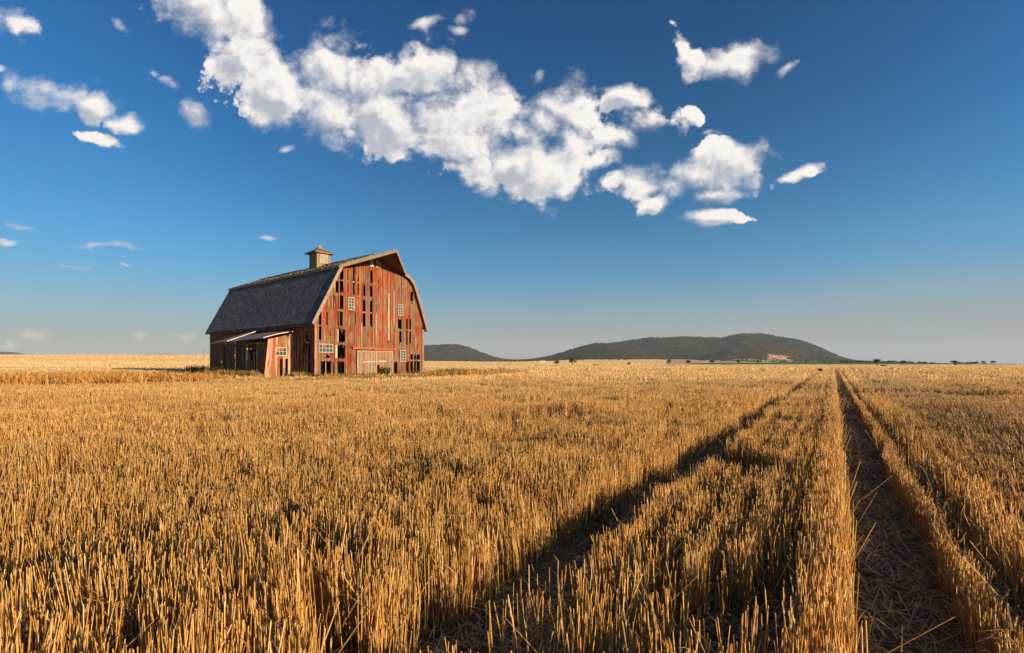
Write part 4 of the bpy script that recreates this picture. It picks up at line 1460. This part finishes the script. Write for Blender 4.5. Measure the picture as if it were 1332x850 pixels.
T_ = [
    (745, 560, 8.6, 8.5, 'large round dark tree on the pale field below the left slope of the big hill', (.055, .065, .022), .12),
    (724, 700, 7.0, 8.0, 'blurry round tree just left of the large round dark tree', (.055, .065, .025), .15),
    (818, 540, 4.0, 3.8, 'small bare brown tree alone in the pale field before the big hill', (.10, .07, .05), .25),
    (870, 760, 8.5, 7.5, 'upright dark tree standing on the dark field line left of the green field', (.05, .055, .025), .2),
    (896, 900, 9.0, 12.0, 'broad tree at the left tip of the green field', (.05, .06, .024), .3),
    (927, 1150, 9.0, 15.0, 'wide dark tree behind the left part of the green field', (.05, .06, .024), .25),
    (960, 1250, 8.5, 12.0, 'second tree behind the green field counted from its left tip', (.055, .06, .024), .25),
    (986, 1300, 9.5, 11.0, 'round tree behind the green field below the golden clearing of the hill', (.05, .06, .024), .25),
    (1048, 1300, 8.0, 10.0, 'round tree behind the green field at the right foot of the big hill', (.05, .06, .024), .25),
    (1141, 300, 4.6, 4.3, 'brownish round crowned tree on a clear trunk in front of the green field', (.12, .075, .04), .42),
    (1098, 1500, 8.0, 24.0, 'long low tree clump where the hill runs down to the plain', (.05, .06, .03), .15),
    (1118, 1500, 9.0, 20.0, 'flat dark tree clump on the skyline left of the brownish tree', (.05, .06, .03), .2),
    (1158, 1500, 8.5, 24.0, 'low wide tree clump on the skyline just right of the brownish tree', (.05, .06, .03), .15),
    (1174, 1100, 8.0, 14.0, 'dark dome shaped tree on the skyline right of the brownish tree', (.045, .055, .028), .2),
    (1202, 1400, 5.5, 20.0, 'very low flat bush clump on the right skyline', (.05, .06, .03), .1),
    (1213, 1400, 4.5, 14.0, 'smallest low bush clump on the right skyline', (.05, .06, .03), .1),
    (1241, 900, 6.8, 11.0, 'umbrella shaped tree on a thin trunk on the right skyline', (.04, .052, .028), .5),
    (1269, 1200, 6.0, 13.0, 'low dome tree leftmost of the three on the far right skyline', (.04, .052, .028), .3),
    (1279, 1200, 7.8, 8.5, 'narrow taller tree in the middle of the three on the far right skyline', (.04, .052, .028), .5),
    (1291, 1100, 7.2, 12.5, 'widest dark tree rightmost of the three on the far right skyline', (.035, .05, .028), .45),
]
for i, (px, Y, H, Wd, lab, col, tk) in enumerate(T_):
    tree(px, Y, H, Wd, lab, col=col, trunk=tk, seed=i, leaves=900, lobes=7 if Wd / H < 1.4 else 12)
tree(1150.5, 292, 1.1, 4.2, 'low dark green bush lying right beside the brownish tree', name='bush', col=(.035, .06, .02), trunk=.1, seed=60, leaves=700, cat='bush', group='bushes out on the plain')
tree(773, 520, 1.6, 3.2, 'left one of two low dark bushes in the pale field between two trees', name='bush', col=(.07, .055, .03), trunk=.1, seed=61, leaves=400, cat='bush', group='bushes out on the plain')
tree(777, 500, 1.3, 2.6, 'right one of two low dark bushes in the pale field between two trees', name='bush', col=(.07, .055, .03), trunk=.1, seed=62, leaves=400, cat='bush', group='bushes out on the plain')
tree(876, 690, 2.0, 2.8, 'small dark bush right of the upright dark tree', name='bush', col=(.05, .045, .03), trunk=.1, seed=63, leaves=400, cat='bush', group='bushes out on the plain')
tree(1243, 560, 1.4, 3.4, 'dark bush below the umbrella shaped tree', name='bush', col=(.05, .045, .03), trunk=.1, seed=64, leaves=400, cat='bush', group='bushes out on the plain')
tree(943, 700, 1.1, 2.6, 'tiny dark bush on the edge of the green field', name='bush', col=(.03, .04, .02), trunk=.1, seed=65, leaves=400, cat='bush', group='bushes out on the plain')

# woodland on the hills and along their foot: low leafy crowns in their thousands
wr = np.random.default_rng(3)


def wood_on(Xg, Yg, Z, S, n, seed, size, col, smax=1.0, smin=0.02, keep=None):
    rg = np.random.default_rng(seed)
    i = rg.integers(0, Xg.shape[0] - 1, n); j = rg.integers(0, Xg.shape[1] - 1, n)
    a = rg.random(n); b = rg.random(n)
    def sm(G): return (G[i, j] * (1 - a) + G[i + 1, j] * a) * (1 - b) + (G[i, j + 1] * (1 - a) + G[i + 1, j + 1] * a) * b
    X, Y, z, s = sm(Xg), sm(Yg), sm(Z), sm(S)
    zt = terrain(X, Y)
    k = (s > smin) & (s < smax) & (z > zt - 1)
    if keep is not None: k &= keep(X, Y, s, rg)
    return np.stack([X, Y, z], -1)[k], size * rg.uniform(.6, 1.4, k.sum()), np.array(col) * rg.uniform(.8, 1.2, (k.sum(), 1))


ph = (1 + 5 ** .5) / 2
ICO = np.array([(-1, ph, 0), (1, ph, 0), (-1, -ph, 0), (1, -ph, 0), (0, -1, ph), (0, 1, ph), (0, -1, -ph), (0, 1, -ph), (ph, 0, -1), (ph, 0, 1), (-ph, 0, -1), (-ph, 0, 1)]) / 1.9
IF = np.array([(0, 11, 5), (0, 5, 1), (0, 1, 7), (0, 7, 10), (0, 10, 11), (1, 5, 9), (5, 11, 4), (11, 10, 2), (10, 7, 6), (7, 1, 8), (3, 9, 4), (3, 4, 2), (3, 2, 6), (3, 6, 8), (3, 8, 9), (4, 9, 5), (2, 4, 11), (6, 2, 10), (8, 6, 7), (9, 8, 1)])


def crowns(name, P, Sz, Cl, label):
    n = len(P)
    jit = wr.uniform(.65, 1.3, (n, 12, 1))
    V_ = P[:, None, :] + ICO[None] * jit * Sz[:, None, None] * np.array([1, 1, .85]) + np.array([0, 0, .4]) * Sz[:, None, None]
    Fc = (np.arange(n)[:, None, None] * 12 + IF[None]).reshape(-1, 3)
    cl = np.repeat(Cl, 12, 0) * wr.uniform(.75, 1.25, (n * 12, 1))
    o = quick_mesh(name, V_.reshape(-1, 3), Fc, cl, leaf_mat)
    tag(o, label, 'woodland', kind='stuff')
    return o


acc = [wood_on(h1[0], h1[1], h1[2], h1[4], 9000, 1, 5, (.025, .036, .018), smax=1.0),
       wood_on(h2[0], h2[1], h2[2], h2[4], 7000, 2, 4.2, (.030, .041, .017)),
       wood_on(h3[0], h3[1], h3[2], h3[4], 4500, 3, 4.5, (.036, .040, .020), keep=lambda X, Y, s, rg: rg.random(len(X)) < np.where(fbm(X / 60, Y / 90, 2, 5) > .5, .8, .12) * np.where((s < .5), 1, .5)),
       wood_on(h4[0], h4[1], h4[2], h4[4], 6000, 4, 5.5, (.026, .030, .020))]
# belt of scattered trees along the foot of the hills
n = 1500
px = wr.uniform(430, 1180, n)
Yb = wr.uniform(2150, 2700, n)
Xb = (px - 666) / F * Yb
kb = wr.random(n) < np.where(px < 760, .9, np.where(px < 900, .12, .45)) * sstep(fbm(px / 9.0, Yb / 120, 3, 4), .35, .5)
P = np.stack([Xb, Yb, terrain(Xb, Yb)], -1)[kb]
acc.append((P, wr.uniform(3.0, 6.0, len(P)), np.array([.05, .058, .024]) * wr.uniform(.6, 1.4, (len(P), 1))))
n = 420
px = wr.uniform(1065, 1300, n)
Yb = wr.uniform(1850, 2150, n)
Xb = (px - 666) / F * Yb
kb = wr.random(n) < np.interp(px, [1065, 1180, 1230, 1300], [.95, .8, .35, .15]) * sstep(fbm(px / 12.0, px * 0, 3, 9), .3, .5)
P = np.stack([Xb, Yb, terrain(Xb, Yb)], -1)[kb]
acc.append((P, wr.uniform(2.5, 5.5, len(P)), np.array([.045, .06, .024]) * wr.uniform(.7, 1.3, (len(P), 1))))
P = np.concatenate([q[0] for q in acc]); S_ = np.concatenate([q[1] for q in acc]); Cl = np.concatenate([q[2] for q in acc])
print('CROWNS', len(P))
crowns('woodland', P, S_, Cl, 'dark scrubby woodland covering the far hills and their foot')

# small white farmhouse at the foot of the hills
hs = empty('farmhouse', ((706 - 666) / F * 1500, 1500, float(terrain(40 / F * 1500, 1500))), R(-12))
tag(hs, 'tiny white farmhouse among trees at the left foot of the big hill', 'house')
mb = MB(); mb.box(-6, 6, -3.5, 3.5, -.3, 3.2, (.8, .78, .74)); mb.poly([(-6, -3.5, 3.2), (-6, 3.5, 3.2), (-6, 0, 5.0)], (.8, .78, .74)); mb.poly([(6, 3.5, 3.2), (6, -3.5, 3.2), (6, 0, 5.0)], (.8, .78, .74))
mb.build('wall', M_white, hs)
mb = MB()
for sg in (-1, 1):
    mb.hexa([(-6.5, sg * 4.0, 2.95), (6.5, sg * 4.0, 2.95), (6.5, 0, 5.05), (-6.5, 0, 5.05), (-6.5, sg * 4.0, 3.1), (6.5, sg * 4.0, 3.1), (6.5, 0, 5.2), (-6.5, 0, 5.2)], (.45, .42, .4))
mb.build('roof', M_tin, hs)
for x in (-3.5, 3.2):
    mb = MB(); mb.box(x - .6, x + .6, -3.56, -3.505, 1, 2.3, (.1, .1, .1)); mb.build('window', glass, hs)
mb = MB(); mb.box(-.5, .5, -3.56, -3.505, -.1, 2.1, (.3, .2, .15)); mb.build('door', M_bare, hs)

# pole on the horizon behind the barn's left end
pe = empty('pole', ((265 - 666) / F * 420, 420, float(terrain(-401 / F * 420, 420))))
tag(pe, 'thin wooden pole with a crossarm on the horizon left of the barn', 'pole')
mb = MB(); mb.tube([(0, 0, 0), (0, 0, 5), (0, 0, 6.6)], [.16, .14, .11], (.16, .12, .09), 8); mb.build('post', bark_mat, pe)
mb = MB(); mb.box(-1.0, 1.0, -.06, .06, 6.0, 6.2, (.16, .12, .09)); mb.build('crossarm', bark_mat, pe)

# ------------------------------------------------------------------ haze
bm = bmesh.new()
bmesh.ops.create_cube(bm, size=1.0)
me = bpy.data.meshes.new('haze'); bm.to_mesh(me); bm.free()
hz_o = bpy.data.objects.new('haze', me)
C.objects.link(hz_o)
zmin = float(GZ.min()) - 1.0
zmin = min(zmin, -60)
hz_o.scale = (24000, 24000, 340 - zmin)
hz_o.location = (0, 0, (340 + zmin) / 2)
hm = bpy.data.materials.new('haze_air')
hm.use_nodes = True
t = NT(hm.node_tree)
pv = t.n('ShaderNodeVolumePrincipled', {'Color': (0.84, 0.91, 1.0, 1), 'Density': HAZE, 'Anisotropy': 0.0})
t.n('ShaderNodeOutputMaterial', {'Volume': pv.outputs[0]})
me.materials.append(hm)
tag(hz_o, kind='stuff')
